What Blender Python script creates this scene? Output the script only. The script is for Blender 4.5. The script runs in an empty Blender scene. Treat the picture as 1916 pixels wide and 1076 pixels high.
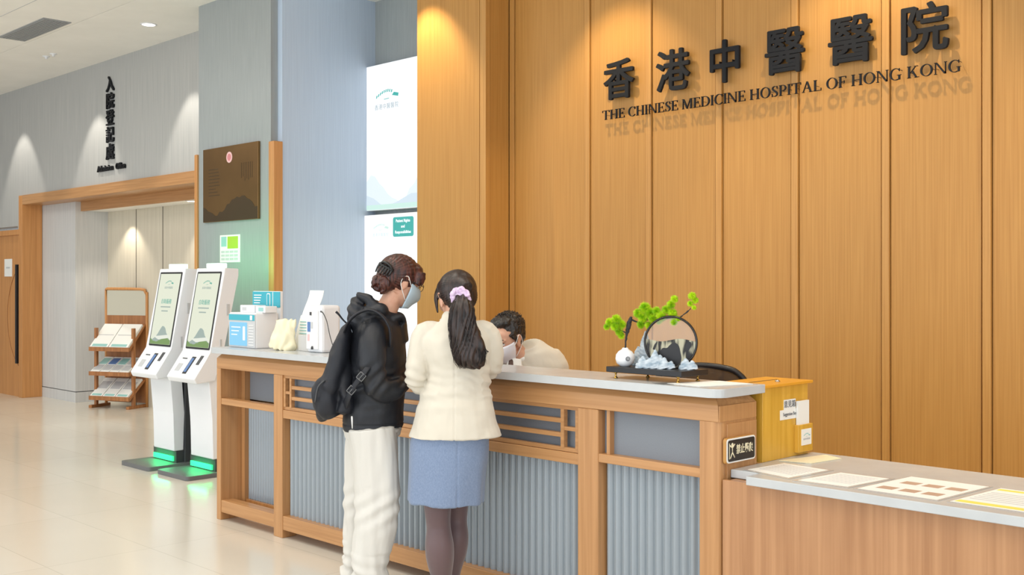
import bpy, bmesh, math, random
from mathutils import Vector, Matrix, noise
random.seed(7)
S = bpy.context.scene
C = S.collection
# ------------------------------------------------------------------ camera
H = 1.55
A0 = math.radians(44.83)
cd = bpy.data.cameras.new('camera'); cam = bpy.data.objects.new('camera', cd); C.objects.link(cam)
cd.sensor_width = 36; cd.lens = 36*2050/1916; cd.shift_y = -11/1916
cam.location = (0, 0, H); cam.rotation_euler = (math.pi/2, 0, math.pi/2 - A0)
S.camera = cam
# ------------------------------------------------------------------ world, lights, exposure
S.view_settings.view_transform = 'Standard'; S.view_settings.look = 'None'
S.view_settings.gamma = 1; S.view_settings.use_curve_mapping = False
S.view_settings.exposure = 0.12
w = bpy.data.worlds.new('daylight'); S.world = w; w.use_nodes = True
w.node_tree.nodes['Background'].inputs[0].default_value = (0.88, 0.94, 1.0, 1)
w.node_tree.nodes['Background'].inputs[1].default_value = 1.1
def area(name, loc, rot, sx, sy, power, col):
    l = bpy.data.lights.new(name, 'AREA'); l.shape = 'RECTANGLE'; l.size = sx; l.size_y = sy
    l.energy = power; l.color = col
    o = bpy.data.objects.new(name, l); C.objects.link(o); o.location = loc; o.rotation_euler = rot
    return o
def spot(name, loc, target, power, col, ang, blend=0.5, rad=0.018):
    l = bpy.data.lights.new(name, 'SPOT'); l.energy = power; l.color = col
    l.spot_size = math.radians(ang); l.spot_blend = blend; l.shadow_soft_size = rad
    o = bpy.data.objects.new(name, l); C.objects.link(o); o.location = loc
    o.rotation_euler = (Vector(target)-Vector(loc)).to_track_quat('-Z', 'Y').to_euler()
    return o
# window daylight from the glazed front of the lobby and the lobby's ceiling panels
area('daylight_front', (-4, -5.5, 1.8), (math.radians(106), 0, 0), 14, 3.6, 250, (0.92, 0.96, 1.0))
area('daylight_side', (4.5, 0.5, 2.0), (math.radians(98), 0, math.radians(90)), 6, 3.6, 90, (0.86, 0.93, 1.0))
area('ceiling_panel', (-3.5, 1.4, 4.12), (0, 0, 0), 6, 2.2, 75, (1.0, 0.95, 0.88))
area('ceiling_panel', (-11, 1.6, 4.12), (0, 0, 0), 6, 2.2, 120, (1.0, 0.96, 0.9))
WARM = (1.0, 0.80, 0.52)
for x in (-6.75, -4.95, -3.1, -1.25):                     # row of downlights washing the wood wall
    spot('wood_wall_light', (x, 5.38, 4.10), (x, 5.9, 1.6), 104, WARM, 78, 0.6)
for x in (-10.44, -12.7, -15.0):                    # downlights grazing the grey wall
    spot('grey_wall_light', (x, 5.2, 4.10), (x, 5.62, 2.0), 60, (1.0, 0.93, 0.82), 62, 0.4)
spot('recess_light', (-11.3, 6.14, 2.43), (-11.3, 6.3, 0.6), 26, (1.0, 0.9, 0.74), 100, 0.5)
spot('recess_light', (-13.2, 6.12, 2.43), (-13.2, 6.25, 0.6), 22, (1.0, 0.9, 0.74), 100, 0.5)
for x, y in ((-4.6, 3.0), (-6.6, 2.9), (-2.0, 2.9), (-3.4, 4.9), (-1.2, 4.7)):
    spot('desk_light', (x, y, 4.1), (x, y+0.1, 0), 55, (1.0, 0.93, 0.82), 85, 0.7, 0.06)

# ------------------------------------------------------------------ materials
def mat(name, col, rough=0.5, metal=0.0, spec=0.5, emit=0.0, alpha=None, trans=0.0, sheen=0.0, coat=0.0, emitcol=None):
    m = bpy.data.materials.new(name); m.use_nodes = True
    b = m.node_tree.nodes['Principled BSDF']
    b.inputs['Base Color'].default_value = (*col, 1); b.inputs['Roughness'].default_value = rough
    b.inputs['Metallic'].default_value = metal; b.inputs['Specular IOR Level'].default_value = spec
    if emit:
        b.inputs['Emission Color'].default_value = (*(emitcol or col), 1); b.inputs['Emission Strength'].default_value = emit
    if alpha is not None: b.inputs['Alpha'].default_value = alpha
    b.inputs['Transmission Weight'].default_value = trans
    b.inputs['Sheen Weight'].default_value = sheen
    b.inputs['Coat Weight'].default_value = coat
    return m
def texture(m, kind='noise', scale=(10, 10, 10), detail=3, c0=None, c1=None, lo=0.3, hi=0.7, bump=0.0, dist=0.002, coords='Object'):
    """procedural colour variation between c0 and c1 and / or a bump, from a scaled noise or wave"""
    nt = m.node_tree; N = nt.nodes; L = nt.links; b = N['Principled BSDF']
    tc = N.new('ShaderNodeTexCoord'); mp = N.new('ShaderNodeMapping'); mp.inputs['Scale'].default_value = scale
    L.new(tc.outputs[coords], mp.inputs[0])
    t = N.new('ShaderNodeTexNoise'); t.inputs['Scale'].default_value = 1; t.inputs['Detail'].default_value = detail
    L.new(mp.outputs[0], t.inputs['Vector']); out = t.outputs[0]
    if c0:
        r = N.new('ShaderNodeValToRGB'); r.color_ramp.elements[0].position = lo; r.color_ramp.elements[1].position = hi
        r.color_ramp.elements[0].color = (*c0, 1); r.color_ramp.elements[1].color = (*c1, 1)
        L.new(out, r.inputs[0]); L.new(r.outputs[0], b.inputs['Base Color'])
    if bump:
        bp = N.new('ShaderNodeBump'); bp.inputs['Strength'].default_value = bump; bp.inputs['Distance'].default_value = dist
        L.new(out, bp.inputs['Height']); L.new(bp.outputs[0], b.inputs['Normal'])
    return m
def lin(r, g, b):
    f = lambda v: (v/255/12.92) if v <= 10 else ((v/255+0.055)/1.055)**2.4
    return (f(r), f(g), f(b))
def wood(name, a, b, scale, rough=0.42):
    return texture(mat(name, a, rough), scale=scale, detail=4, c0=a, c1=b, lo=0.32, hi=0.68, bump=0.08, dist=0.001)
M = {}
M['wall_wood'] = wood('teak_wall_veneer', lin(176, 126, 60), lin(190, 141, 73), (110, 110, 1.5), 0.5)
M['strip_wood'] = wood('teak_strip', lin(180, 130, 66), lin(196, 147, 80), (110, 110, 1.5), 0.45)
M['wood_v'] = wood('counter_wood_vertical', lin(178, 129, 82), lin(197, 148, 99), (60, 60, 1.5), 0.35)
M['wood_h'] = wood('counter_wood_lengthwise', lin(178, 129, 82), lin(197, 148, 99), (1.5, 60, 60), 0.35)
M['panel_wood'] = wood('counter_panel_wood', lin(166, 118, 78), lin(190, 142, 100), (45, 45, 0.9), 0.33)
M['portal_wood'] = wood('portal_wood', lin(192, 132, 74), lin(210, 150, 90), (50, 50, 1.5), 0.4)
M['rack_wood'] = wood('rack_wood', lin(150, 96, 52), lin(178, 120, 70), (30, 30, 2), 0.4)
M['box_wood'] = wood('suggestion_box_wood', lin(206, 156, 52), lin(226, 178, 74), (30, 30, 1.5), 0.3)
M['grey_wall'] = texture(mat('grey_wall_covering', lin(176, 176, 172), 0.7), scale=(90, 90, 1.5), c0=lin(168, 169, 168), c1=lin(186, 186, 183), bump=0.1)
M['pillar_wall'] = texture(mat('pillar_wall_covering', lin(150, 158, 160), 0.35), scale=(60, 60, 3), c0=lin(150, 156, 158), c1=lin(160, 166, 167), bump=0.05)
M['blue_wall'] = texture(mat('blue_grey_wall_covering', lin(172, 184, 198), 0.5), scale=(90, 90, 2), c0=lin(184, 200, 220), c1=lin(192, 208, 227), bump=0.1)
M['cream_wall'] = texture(mat('cream_wall_panel', lin(205, 200, 190), 0.6), scale=(60, 60, 1.5), c0=lin(204, 196, 178), c1=lin(216, 208, 190), bump=0.05)
M['white_panel'] = texture(mat('pale_grey_panel', lin(205, 205, 203), 0.6), scale=(60, 60, 1.5), c0=lin(198, 199, 199), c1=lin(212, 212, 211), bump=0.05)
M['ceiling'] = texture(mat('white_plaster', lin(225, 223, 216), 0.8), scale=(3, 3, 3), c0=lin(243, 241, 235), c1=lin(248, 246, 240))
M['seam'] = mat('dark_seam', lin(60, 50, 42), 0.7)
M['seam_wood'] = mat('dark_wood_groove', lin(96, 58, 28), 0.7)
M['worktop'] = texture(mat('light_grey_stone', lin(192, 196, 198), 0.2, spec=0.5), scale=(8, 8, 8), c0=lin(188, 192, 194), c1=lin(196, 200, 202))
M['fabric_grey'] = texture(mat('grey_fabric_panel', lin(128, 134, 142), 0.7), scale=(250, 250, 250), c0=lin(126, 132, 141), c1=lin(132, 138, 146), bump=0.03)
M['ribbed'] = mat('fluted_grey_panel', lin(150, 160, 168), 0.22, metal=0.1, spec=0.6)
M['black'] = mat('black_plastic', (0.012, 0.012, 0.014), 0.4)
M['sign_black'] = mat('black_sign_metal', (0.014, 0.015, 0.018), 0.6, spec=0.2)
M['dark_grey'] = mat('dark_grey_metal', (0.05, 0.053, 0.058), 0.45)
M['mid_grey'] = mat('mid_grey_metal', (0.14, 0.145, 0.15), 0.4)
M['white'] = mat('white_plastic', lin(236, 238, 242), 0.3)
M['paper'] = mat('white_paper', lin(240, 240, 236), 0.6)
M['cream_paper'] = mat('cream_paper', lin(236, 228, 196), 0.6)
M['plastic_sleeve'] = mat('clear_grey_sleeve', lin(196, 194, 190), 0.12, spec=0.7)
M['teal'] = mat('teal_print', lin(64, 172, 190), 0.4)
M['teal_dim'] = mat('pale_teal_print', lin(150, 200, 196), 0.5)
M['blue_print'] = mat('blue_print', lin(90, 125, 180), 0.5)
M['yellow'] = mat('yellow_print', lin(240, 226, 110), 0.5)
M['brown_print'] = mat('brown_print', lin(190, 160, 140), 0.5)
M['grey_print'] = mat('grey_print', lin(110, 112, 118), 0.5)
M['light_grey_print'] = mat('light_grey_print', lin(196, 198, 200), 0.5)
M['green_print'] = mat('green_print', lin(168, 196, 60), 0.5)
M['brass'] = mat('brass', lin(200, 160, 80), 0.25, metal=1)
M['chrome'] = mat('brushed_steel', lin(190, 190, 190), 0.25, metal=1)
M['lamp'] = mat('lit_lamp_glass', (1, 1, 1), 0.5, emit=6, emitcol=(1, 0.96, 0.88))
M['kiosk_lamp'] = mat('lit_pale_green_bar', (0.8, 1, 0.9), 0.5, emit=0.85, emitcol=(0.55, 0.95, 0.70))
M['green_led'] = mat('lit_green_strip', (0.05, 0.6, 0.25), 0.5, emit=1.6, emitcol=(0.02, 0.75, 0.2))
def emi(name, col, s=1.0): return mat(name, (0.02, 0.02, 0.02), 0.3, emit=s, emitcol=col)
M['lit_white'] = emi('lit_white_panel', (0.93, 0.98, 1.0), 1.05)
M['lit_pale'] = emi('lit_pale_blue_print', lin(226, 238, 244), 1.0)
M['lit_pale2'] = emi('lit_grey_blue_print', lin(208, 224, 234), 1.0)
M['lit_mint'] = emi('lit_mint_print', lin(200, 232, 222), 1.0)
M['lit_teal'] = emi('lit_teal_print', lin(60, 172, 164), 1.0)
M['lit_greyp'] = emi('lit_grey_print', lin(165, 178, 186), 1.0)
M['screen'] = emi('lit_kiosk_screen', lin(222, 226, 205), 0.95)
M['screen_green'] = emi('lit_screen_green', lin(126, 160, 92), 0.8)
M['screen_grey'] = emi('lit_screen_grey', lin(160, 176, 168), 0.9)
M['screen_white'] = emi('lit_screen_white', lin(225, 228, 215), 0.95)
M['screen_teal'] = emi('lit_screen_teal', lin(96, 178, 160), 0.85)
M['screen_blue'] = emi('lit_screen_blue', lin(130, 200, 235), 1.0)
M['bronze'] = texture(mat('bronze_plate', lin(128, 96, 58), 0.28, metal=0.75), scale=(2, 2, 2), c0=lin(120, 90, 54), c1=lin(136, 102, 62))
M['bronze_dark'] = mat('dark_bronze', lin(84, 66, 46), 0.35, metal=0.6)
M['pink'] = mat('pale_pink_enamel', lin(236, 190, 190), 0.4)

# floor: large cream tiles with fine joints and a gloss
def floor_material():
    m = mat('polished_cream_tile', lin(222, 214, 196), 0.16, spec=0.5); nt = m.node_tree; N = nt.nodes; L = nt.links
    tc = N.new('ShaderNodeTexCoord'); br = N.new('ShaderNodeTexBrick'); br.offset = 0.0
    br.inputs['Scale'].default_value = 1; br.inputs['Brick Width'].default_value = 1.2; br.inputs['Row Height'].default_value = 0.6
    br.inputs['Mortar Size'].default_value = 0.003
    br.inputs['Color1'].default_value = (*lin(222, 216, 202), 1); br.inputs['Color2'].default_value = (*lin(226, 220, 207), 1)
    br.inputs['Mortar'].default_value = (*lin(208, 202, 188), 1)
    L.new(tc.outputs['Object'], br.inputs['Vector'])
    n = N.new('ShaderNodeTexNoise'); n.inputs['Scale'].default_value = 1.3; n.inputs['Detail'].default_value = 6
    L.new(tc.outputs['Object'], n.inputs['Vector'])
    mx = N.new('ShaderNodeMix'); mx.data_type = 'RGBA'; mx.blend_type = 'MULTIPLY'; mx.inputs[0].default_value = 1
    r = N.new('ShaderNodeValToRGB'); r.color_ramp.elements[0].color = (0.90, 0.90, 0.90, 1); r.color_ramp.elements[1].color = (1, 1, 1, 1)
    L.new(n.outputs[0], r.inputs[0]); L.new(br.outputs[0], mx.inputs[6]); L.new(r.outputs[0], mx.inputs[7])
    L.new(mx.outputs[2], N['Principled BSDF'].inputs['Base Color'])
    return m
M['floor'] = floor_material()

# ------------------------------------------------------------------ helpers
def mesh_from(name, bm, m, parent=None, smooth=False, bev=0.0):
    if bev: bmesh.ops.bevel(bm, geom=[e for e in bm.edges], offset=bev, segments=2, profile=0.5, affect='EDGES', clamp_overlap=True)
    bmesh.ops.recalc_face_normals(bm, faces=bm.faces)
    me = bpy.data.meshes.new(name); bm.to_mesh(me); bm.free()
    if isinstance(m, (list, tuple)):
        for q in m: me.materials.append(q)
    elif m: me.materials.append(m)
    if smooth:
        for p in me.polygons: p.use_smooth = True
    o = bpy.data.objects.new(name, me); C.objects.link(o)
    if parent: o.parent = parent
    return o
def bx(bm, x0, x1, y0, y1, z0, z1, mi=0, T=None):
    v = [bm.verts.new((T @ Vector(p)) if T else p) for p in ((x0,y0,z0),(x1,y0,z0),(x1,y1,z0),(x0,y1,z0),(x0,y0,z1),(x1,y0,z1),(x1,y1,z1),(x0,y1,z1))]
    for f in ((0,3,2,1),(4,5,6,7),(0,1,5,4),(1,2,6,5),(2,3,7,6),(3,0,4,7)):
        q = bm.faces.new([v[i] for i in f]); q.material_index = mi
def box(name, x0, x1, y0, y1, z0, z1, m, parent=None, bev=0.0, T=None):
    bm = bmesh.new(); bx(bm, x0, x1, y0, y1, z0, z1, 0, T); return mesh_from(name, bm, m, parent, False, bev)
def prism(bm, pts, y0, y1, T=None, mi=0):
    """outline in the x-z plane pushed from y0 to y1"""
    T = T or Matrix()
    a = [bm.verts.new(T @ Vector((x, y0, z))) for x, z in pts]; b = [bm.verts.new(T @ Vector((x, y1, z))) for x, z in pts]
    n = len(pts); fs = [bm.faces.new(a), bm.faces.new(b[::-1])]
    for i in range(n): fs.append(bm.faces.new((a[i], b[i], b[(i+1) % n], a[(i+1) % n])))
    for f in fs: f.material_index = mi
def rrect(x0, x1, z0, z1, r, n=5, corners=(1,1,1,1)):
    out = []
    for k, (cx, cz, s) in enumerate(((x1-r, z0+r, -90), (x1-r, z1-r, 0), (x0+r, z1-r, 90), (x0+r, z0+r, 180))):
        if not corners[k]:
            out.append(((x1, z0), (x1, z1), (x0, z1), (x0, z0))[k]); continue
        for i in range(n+1):
            a = math.radians(s+90*i/n); out.append((cx+r*math.cos(a), cz+r*math.sin(a)))
    return out
def tag(o, label=None, cat=None, group=None, kind=None):
    if label: o['label'] = label
    if cat: o['category'] = cat
    if group: o['group'] = group
    if kind: o['kind'] = kind
    return o
def empty(name, loc=(0, 0, 0), rz=0.0):
    o = bpy.data.objects.new(name, None); C.objects.link(o); o.location = loc; o.rotation_euler = (0, 0, rz); o.empty_display_size = 0.1
    return o
def struct(o): o['kind'] = 'structure'; return o
def cat_rom(pts, per=4):
    """smooth a list of equal-length tuples"""
    P = [Vector(p) if False else list(p) for p in pts]; out = []
    for i in range(len(P)-1):
        p0 = P[max(i-1, 0)]; p1 = P[i]; p2 = P[i+1]; p3 = P[min(i+2, len(P)-1)]
        for k in range(per):
            t = k/per
            out.append([0.5*((2*b)+(-a+c)*t+(2*a-5*b+4*c-d)*t*t+(-a+3*b-3*c+d)*t**3) for a, b, c, d in zip(p0, p1, p2, p3)])
    out.append(P[-1]); return out
def tube(bm, pts, seg=14, ref=(0, 1, 0), per=4, T=None, cap=True, mi=0, closed=False):
    """loft of ellipses: pts = (x, y, z, r1, r2); r2 lies along ref, r1 across it"""
    pts = [p if len(p) == 5 else (*p, p[3]) for p in pts]
    if closed: pts = list(pts)
    Q = cat_rom(pts, per) if per > 1 else [list(p) for p in pts]
    T = T or Matrix(); rings = []; n = len(Q); ref = Vector(ref)
    for i, q in enumerate(Q):
        a = Vector(Q[max(i-1, 0)][:3]); b = Vector(Q[min(i+1, n-1)][:3]); t = (b-a)
        if closed: a = Vector(Q[(i-1) % n][:3]); b = Vector(Q[(i+1) % n][:3]); t = b-a
        t.normalize(); e2 = ref - ref.dot(t)*t
        if e2.length < 1e-3: e2 = Vector((1, 0, 0)) - t.x*t
        e2.normalize(); e1 = e2.cross(t)
        rings.append([bm.verts.new(T @ (Vector(q[:3]) + e1*max(q[3], 1e-4)*math.cos(2*math.pi*k/seg) + e2*max(q[4], 1e-4)*math.sin(2*math.pi*k/seg))) for k in range(seg)])
    rr = list(zip(rings, rings[1:]))
    if closed: rr.append((rings[-1], rings[0]))
    for r0, r1 in rr:
        for k in range(seg):
            f = bm.faces.new((r0[k], r0[(k+1) % seg], r1[(k+1) % seg], r1[k])); f.material_index = mi; f.smooth = True
    if cap and not closed:
        f = bm.faces.new(rings[0][::-1]); f.material_index = mi; f = bm.faces.new(rings[-1]); f.material_index = mi
def ell(bm, c, r, T=None, R=None, u=18, v=12, mi=0):
    T = T or Matrix(); R = R or Matrix()
    m = T @ Matrix.Translation(c) @ R.to_4x4() @ Matrix.Diagonal((*r, 1))
    d = bmesh.ops.create_uvsphere(bm, u_segments=u, v_segments=v, radius=1, matrix=m)
    for x in d['verts']:
        for f in x.link_faces: f.material_index = mi; f.smooth = True
def lathe(bm, prof, seg=28, T=None, mi=0):
    T = T or Matrix(); rings = []
    for r, z in prof: rings.append([bm.verts.new(T @ Vector((max(r, 1e-5)*math.cos(2*math.pi*k/seg), max(r, 1e-5)*math.sin(2*math.pi*k/seg), z))) for k in range(seg)])
    for a, b in zip(rings, rings[1:]):
        for k in range(seg):
            f = bm.faces.new((a[k], a[(k+1) % seg], b[(k+1) % seg], b[k])); f.smooth = True; f.material_index = mi
    bm.faces.new(rings[0][::-1]); bm.faces.new(rings[-1])
def text(name, s, size, m, parent, T, bold=0.0, depth=0.001, align='CENTER', sx=1.0, spacing=1.0):
    """lettering as a mesh; T places its plane (x along the line, z up after the built-in quarter turn)"""
    cu = bpy.data.curves.new(name, 'FONT'); cu.body = s; cu.size = size; cu.extrude = depth/2; cu.offset = bold
    cu.align_x = align; cu.align_y = 'CENTER'; cu.space_character = spacing; cu.resolution_u = 3
    t = bpy.data.objects.new(name, cu); C.objects.link(t)
    dg = bpy.context.evaluated_depsgraph_get(); me = bpy.data.meshes.new_from_object(t.evaluated_get(dg))
    bpy.data.objects.remove(t); bpy.data.curves.remove(cu)
    me.transform(T @ Matrix.Rotation(math.pi/2, 4, 'X') @ Matrix.Diagonal((sx, 1, 1, 1)))
    me.materials.clear(); me.materials.append(m); me.name = name
    o = bpy.data.objects.new(name, me); C.objects.link(o)
    if parent: o.parent = parent
    return o
def thick_text(name, s, size, m, parent, T, t, depth, sx=1.0):
    """bold lettering: the outline repeated on a small circle, one mesh"""
    o = text(name, s, size, m, None, Matrix(), depth=depth); bm = bmesh.new()
    for k in range(9):
        a = 2*math.pi*k/8; d = (0, 0) if k == 8 else (t*math.cos(a), t*math.sin(a))
        me = o.data.copy(); me.transform(T @ Matrix.Diagonal((sx, 1, 1, 1)) @ Matrix.Translation((d[0], -0.00025*k, d[1]*0.8))); bm.from_mesh(me); bpy.data.meshes.remove(me)
    bpy.data.objects.remove(o); q = mesh_from(name, bm, m, parent); return q
def copy_tree(o, parent=None):
    c = o.copy(); C.objects.link(c)
    if parent: c.parent = parent
    for ch in list(o.children): copy_tree(ch, c)
    return c
TR = Matrix.Translation
def RX(d): return Matrix.Rotation(math.radians(d), 4, 'X')
def RY(d): return Matrix.Rotation(math.radians(d), 4, 'Y')
def RZ(d): return Matrix.Rotation(math.radians(d), 4, 'Z')
def remeshed(name, bm, m, parent=None, voxel=0.006, smooth=6, wrinkle=None, T=None):
    """melt overlapping closed lofts into one continuous skin, relax it, then push cloth folds into it"""
    me = bpy.data.meshes.new(name); bmesh.ops.recalc_face_normals(bm, faces=bm.faces); bm.to_mesh(me); bm.free()
    t = bpy.data.objects.new(name, me); C.objects.link(t)
    r = t.modifiers.new('r', 'REMESH'); r.mode = 'VOXEL'; r.voxel_size = voxel; r.use_smooth_shade = True
    if smooth: s = t.modifiers.new('s', 'SMOOTH'); s.factor = 0.5; s.iterations = smooth
    dg = bpy.context.evaluated_depsgraph_get(); out = bpy.data.meshes.new_from_object(t.evaluated_get(dg))
    bpy.data.objects.remove(t); bpy.data.meshes.remove(me)
    if wrinkle:
        ns = [v.normal.copy() for v in out.vertices]
        for v, n in zip(out.vertices, ns): v.co += n*wrinkle(v.co, n)
    out.materials.clear(); out.materials.append(m); out.name = name
    for p in out.polygons: p.use_smooth = True
    o = bpy.data.objects.new(name, out); C.objects.link(o)
    if parent: o.parent = parent
    return o
def fn(p, s, seed=0.0): return noise.noise(Vector((p[0]*s[0]+seed, p[1]*s[1]+seed*2, p[2]*s[2]-seed)))

# ------------------------------------------------------------------ the setting
CZ = 4.15
fl = struct(box('floor', -19, 5, -4, 8.5, -0.1, 0, M['floor']))
bm = bmesh.new(); bx(bm, -19, 5, -4, 4.66, CZ, CZ+0.15); bx(bm, -19, 5, 4.665, 8.5, CZ, CZ+0.15); bx(bm, -19, 5, -4, 8.5, CZ+0.16, CZ+0.2)
ce = struct(mesh_from('ceiling', bm, M['ceiling']))
box('joint', -19, 5, 4.012, 4.02, CZ-0.002, CZ+0.002, M['light_grey_print'], ce)
# far grey wall with the opening to the admission recess and the door left of it
WY = 5.7
bm = bmesh.new()
bx(bm, -19, -9.3, WY, WY+0.2, 2.60, CZ); bx(bm, -15.2, -14.96, WY, WY+0.2, 0, 2.6)
bx(bm, -19, -17.3, WY, WY+0.2, 0, 2.6); bx(bm, -17.3, -15.2, WY, WY+0.2, 2.3, 2.6)
struct(mesh_from('wall_left', bm, M['grey_wall']))
struct(box('wall_far', -19.2, -19, -4, 8.5, 0, CZ, M['grey_wall']))
# portal frame
tr = struct(box('trim_1', -15.07, -14.95, WY-0.04, 5.925, 0, 2.70, M['portal_wood'], None, 0.004))
tr = struct(box('trim_2', -14.95, -9.4, WY-0.04, 6.02, 2.575, 2.70, M['wood_h'], None, 0.004))
struct(box('trim_5', -14.945, -9.4, 6.0, 6.045, 2.455, 2.575, M['wood_h']))
# door
dr = struct(box('door_1', -17.2, -15.08, WY-0.01, WY+0.05, 0, 2.18, M['portal_wood']))
box('head_frame', -17.3, -15.075, WY-0.035, WY+0.04, 2.18, 2.25, M['portal_wood'], dr)
box('door_handle', -15.145, -15.105, WY-0.06, WY-0.012, 0.45, 1.78, M['black'], dr, 0.004)
bm = bmesh.new(); pts = []
for i in range(25):
    a = math.radians(-64+128*i/24); pts.append((-15.13+0.30-0.75*math.cos(a)+0.04, WY-0.012, 1.08+0.75*math.sin(a), 0.006, 0.003))
tube(bm, pts, 6, per=1); mesh_from('curved_inlay', bm, M['rack_wood'], dr)
nt_ = tag(box('door_notice', -15.64, -15.37, WY-0.016, WY-0.011, 1.62, 1.86, M['paper']), 'small white notice fixed to the wooden door at the edge of the hall', 'notice')
box('print', -15.57, -15.44, WY-0.019, WY-0.016, 1.73, 1.75, M['light_grey_print'], nt_)
# recess: pale wall, return, back wall, ceiling
bm = bmesh.new(); bx(bm, -15.1, -13.9, 5.93, 6.8, 0.14, 2.575); struct(mesh_from('wall_recess', bm, M['white_panel']))
struct(box('baseboard_recess', -15.1, -13.89, 5.926, 6.81, 0, 0.13, M['white_panel']))
wb = struct(box('wall_recess_back', -13.95, -9.3, 6.36, 6.7, 0, 2.5, M['cream_wall']))
for i, x in enumerate((-13.1, -12.4, -11.3)): box('seam', x, x+0.008, 6.356, 6.361, 0, 2.5, M['seam'], wb)
struct(box('ceiling_recess', -13.895, -9.3, 6.05, 6.8, 2.46, 2.52, M['ceiling']))
# pillar: plaque side to the hall, blue grey side to the desk
struct(box('wall_pillar', -9.43, -8.19, 5.2, 7.2, 0, CZ, M['pillar_wall']))
struct(box('wall_pillar_side', -8.19, -8.12, 5.27, 6.5, 0, CZ, M['blue_wall']))
struct(box('trim_3', -8.188, -8.105, 5.175, 5.268, 0, 2.76, M['portal_wood'], None, 0.006))
struct(box('trim_4', -9.48, -9.432, 5.18, 5.27, 0, 2.75, M['portal_wood'], None, 0.006))
struct(box('wall_alcove', -8.12, -6.9, 6.28, 6.5, 0, CZ, M['pillar_wall']))
# wood wall: pier and main wall, veneer panels with raised battens and dark grooves
wd = struct(box('wall_back', -6.1, 3.5, 6.07, 6.4, 0, CZ, M['seam_wood']))
PX0 = [-6.09, -5.31, -4.745, -4.165, -3.605, -3.01, -2.43, -1.85, -1.27, -0.69, -0.11, 0.47, 1.05, 1.63, 2.21, 2.79, 3.5]
for i in range(len(PX0)-1):
    a, b = PX0[i], PX0[i+1]
    o = box('veneer_panel', a+0.055, b-0.006, 6.035, 6.075, 0, CZ, M['wall_wood'], wd, 0.002)
    box('batten', a+0.004, a+0.05, 6.02, 6.075, 0, CZ, M['strip_wood'], wd, 0.003)
pier = struct(box('wall_pier', -6.89, -6.12, 5.80, 6.4, 0, CZ, M['seam_wood']))
box('veneer_panel', -6.90, -6.155, 5.765, 5.80, 0, CZ, M['wall_wood'], pier, 0.002)
box('corner_batten', -6.15, -6.085, 5.765, 5.81, 0, CZ, M['strip_wood'], pier, 0.002)
box('return_panel', -6.12, -6.09, 5.815, 6.02, 0, CZ, M['wall_wood'], pier, 0.002)
# ceiling fittings
def downlight(x, y, z, r, label):
    t = empty('downlight', (x, y, z)); tag(t, label, 'ceiling light')
    bm = bmesh.new(); lathe(bm, [(r*1.25, 0), (r*1.25, -0.004), (r*1.02, -0.008), (r*1.0, 0)], 24); mesh_from('rim', bm, M['white'], t)
    bm = bmesh.new(); lathe(bm, [(r, -0.001), (r, -0.0045), (r*0.3, -0.0055)], 24); mesh_from('lens', bm, M['lamp'], t)
downlight(-10.44, 5.2, CZ, 0.065, 'bright round downlight in the hall ceiling above the lettered grey wall')
downlight(-11.3, 6.17, 2.46, 0.075, 'round lit downlight in the low ceiling of the recess')
for x, l in ((-12.75, 'small dim sprinkler head in the hall ceiling nearer the air grille'), (-12.55, 'tiny pale detector beside the sprinkler head in the hall ceiling')):
    t = empty('ceiling_sprinkler' if x < -12.6 else 'ceiling_detector', (x, 5.1, CZ)); tag(t, l, 'sprinkler' if x < -12.6 else 'detector')
    bm = bmesh.new(); lathe(bm, [(0.04, 0), (0.04, -0.006), (0.015, -0.012), (0.015, -0.03), (0.002, -0.032)], 16); mesh_from('head', bm, M['white'], t)
t = empty('air_grille', (-11.5, 4.47, CZ)); tag(t, 'dark grey rectangular air grille set in the white ceiling', 'vent')
M['vent_grey'] = mat('vent_grey', (0.32, 0.33, 0.34), 0.5)
box('frame', -0.6, 0.6, -0.14, 0.14, -0.008, 0, M['vent_grey'], t)
for i in range(9): box('slat', -0.57, 0.57, -0.125+i*0.0295, -0.111+i*0.0295, -0.014, -0.008, M['vent_grey'], t)
t = empty('recess_sprinkler', (-10.45, 6.2, 2.46)); tag(t, 'tiny sprinkler in the low recess ceiling beside the pillar', 'sprinkler')
bm = bmesh.new(); lathe(bm, [(0.03, 0), (0.03, -0.01), (0.012, -0.012), (0.012, -0.05), (0.002, -0.052)], 12); mesh_from('head', bm, M['chrome'], t)

# ------------------------------------------------------------------ lettering on the walls
zh = empty('hospital_name_characters', (-3.84, 6.0, 2.98)); tag(zh, 'six large black Chinese characters standing proud of the wood wall', 'sign lettering')
for ch, x, sx in zip('香港中醫醫院', (-4.953, -4.482, -4.066, -3.626, -3.185, -2.732), (1, 1, 0.95, 1, 1.03, 1.06)):
    o = thick_text('character', ch, 0.30, M['sign_black'], zh, Matrix(), 0.006, 0.02)
    co = [v.co for v in o.data.vertices]; a = [min(c[i] for c in co) for i in range(3)]; b = [max(c[i] for c in co) for i in range(3)]
    o.data.transform(TR((x+3.84, -0.01, 0)) @ Matrix.Diagonal((0.275/(b[2]-a[2])*sx*0.97, 1, 0.28/(b[2]-a[2]), 1)) @ TR((-(a[0]+b[0])/2, 0, -(a[2]+b[2])/2)))
    for q in (-0.05, 0.05): box('mounting_pin', x+3.84+q-0.003, x+3.84+q+0.003, 0.0, 0.033, -0.006, 0.006, M['sign_black'], o)

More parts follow.
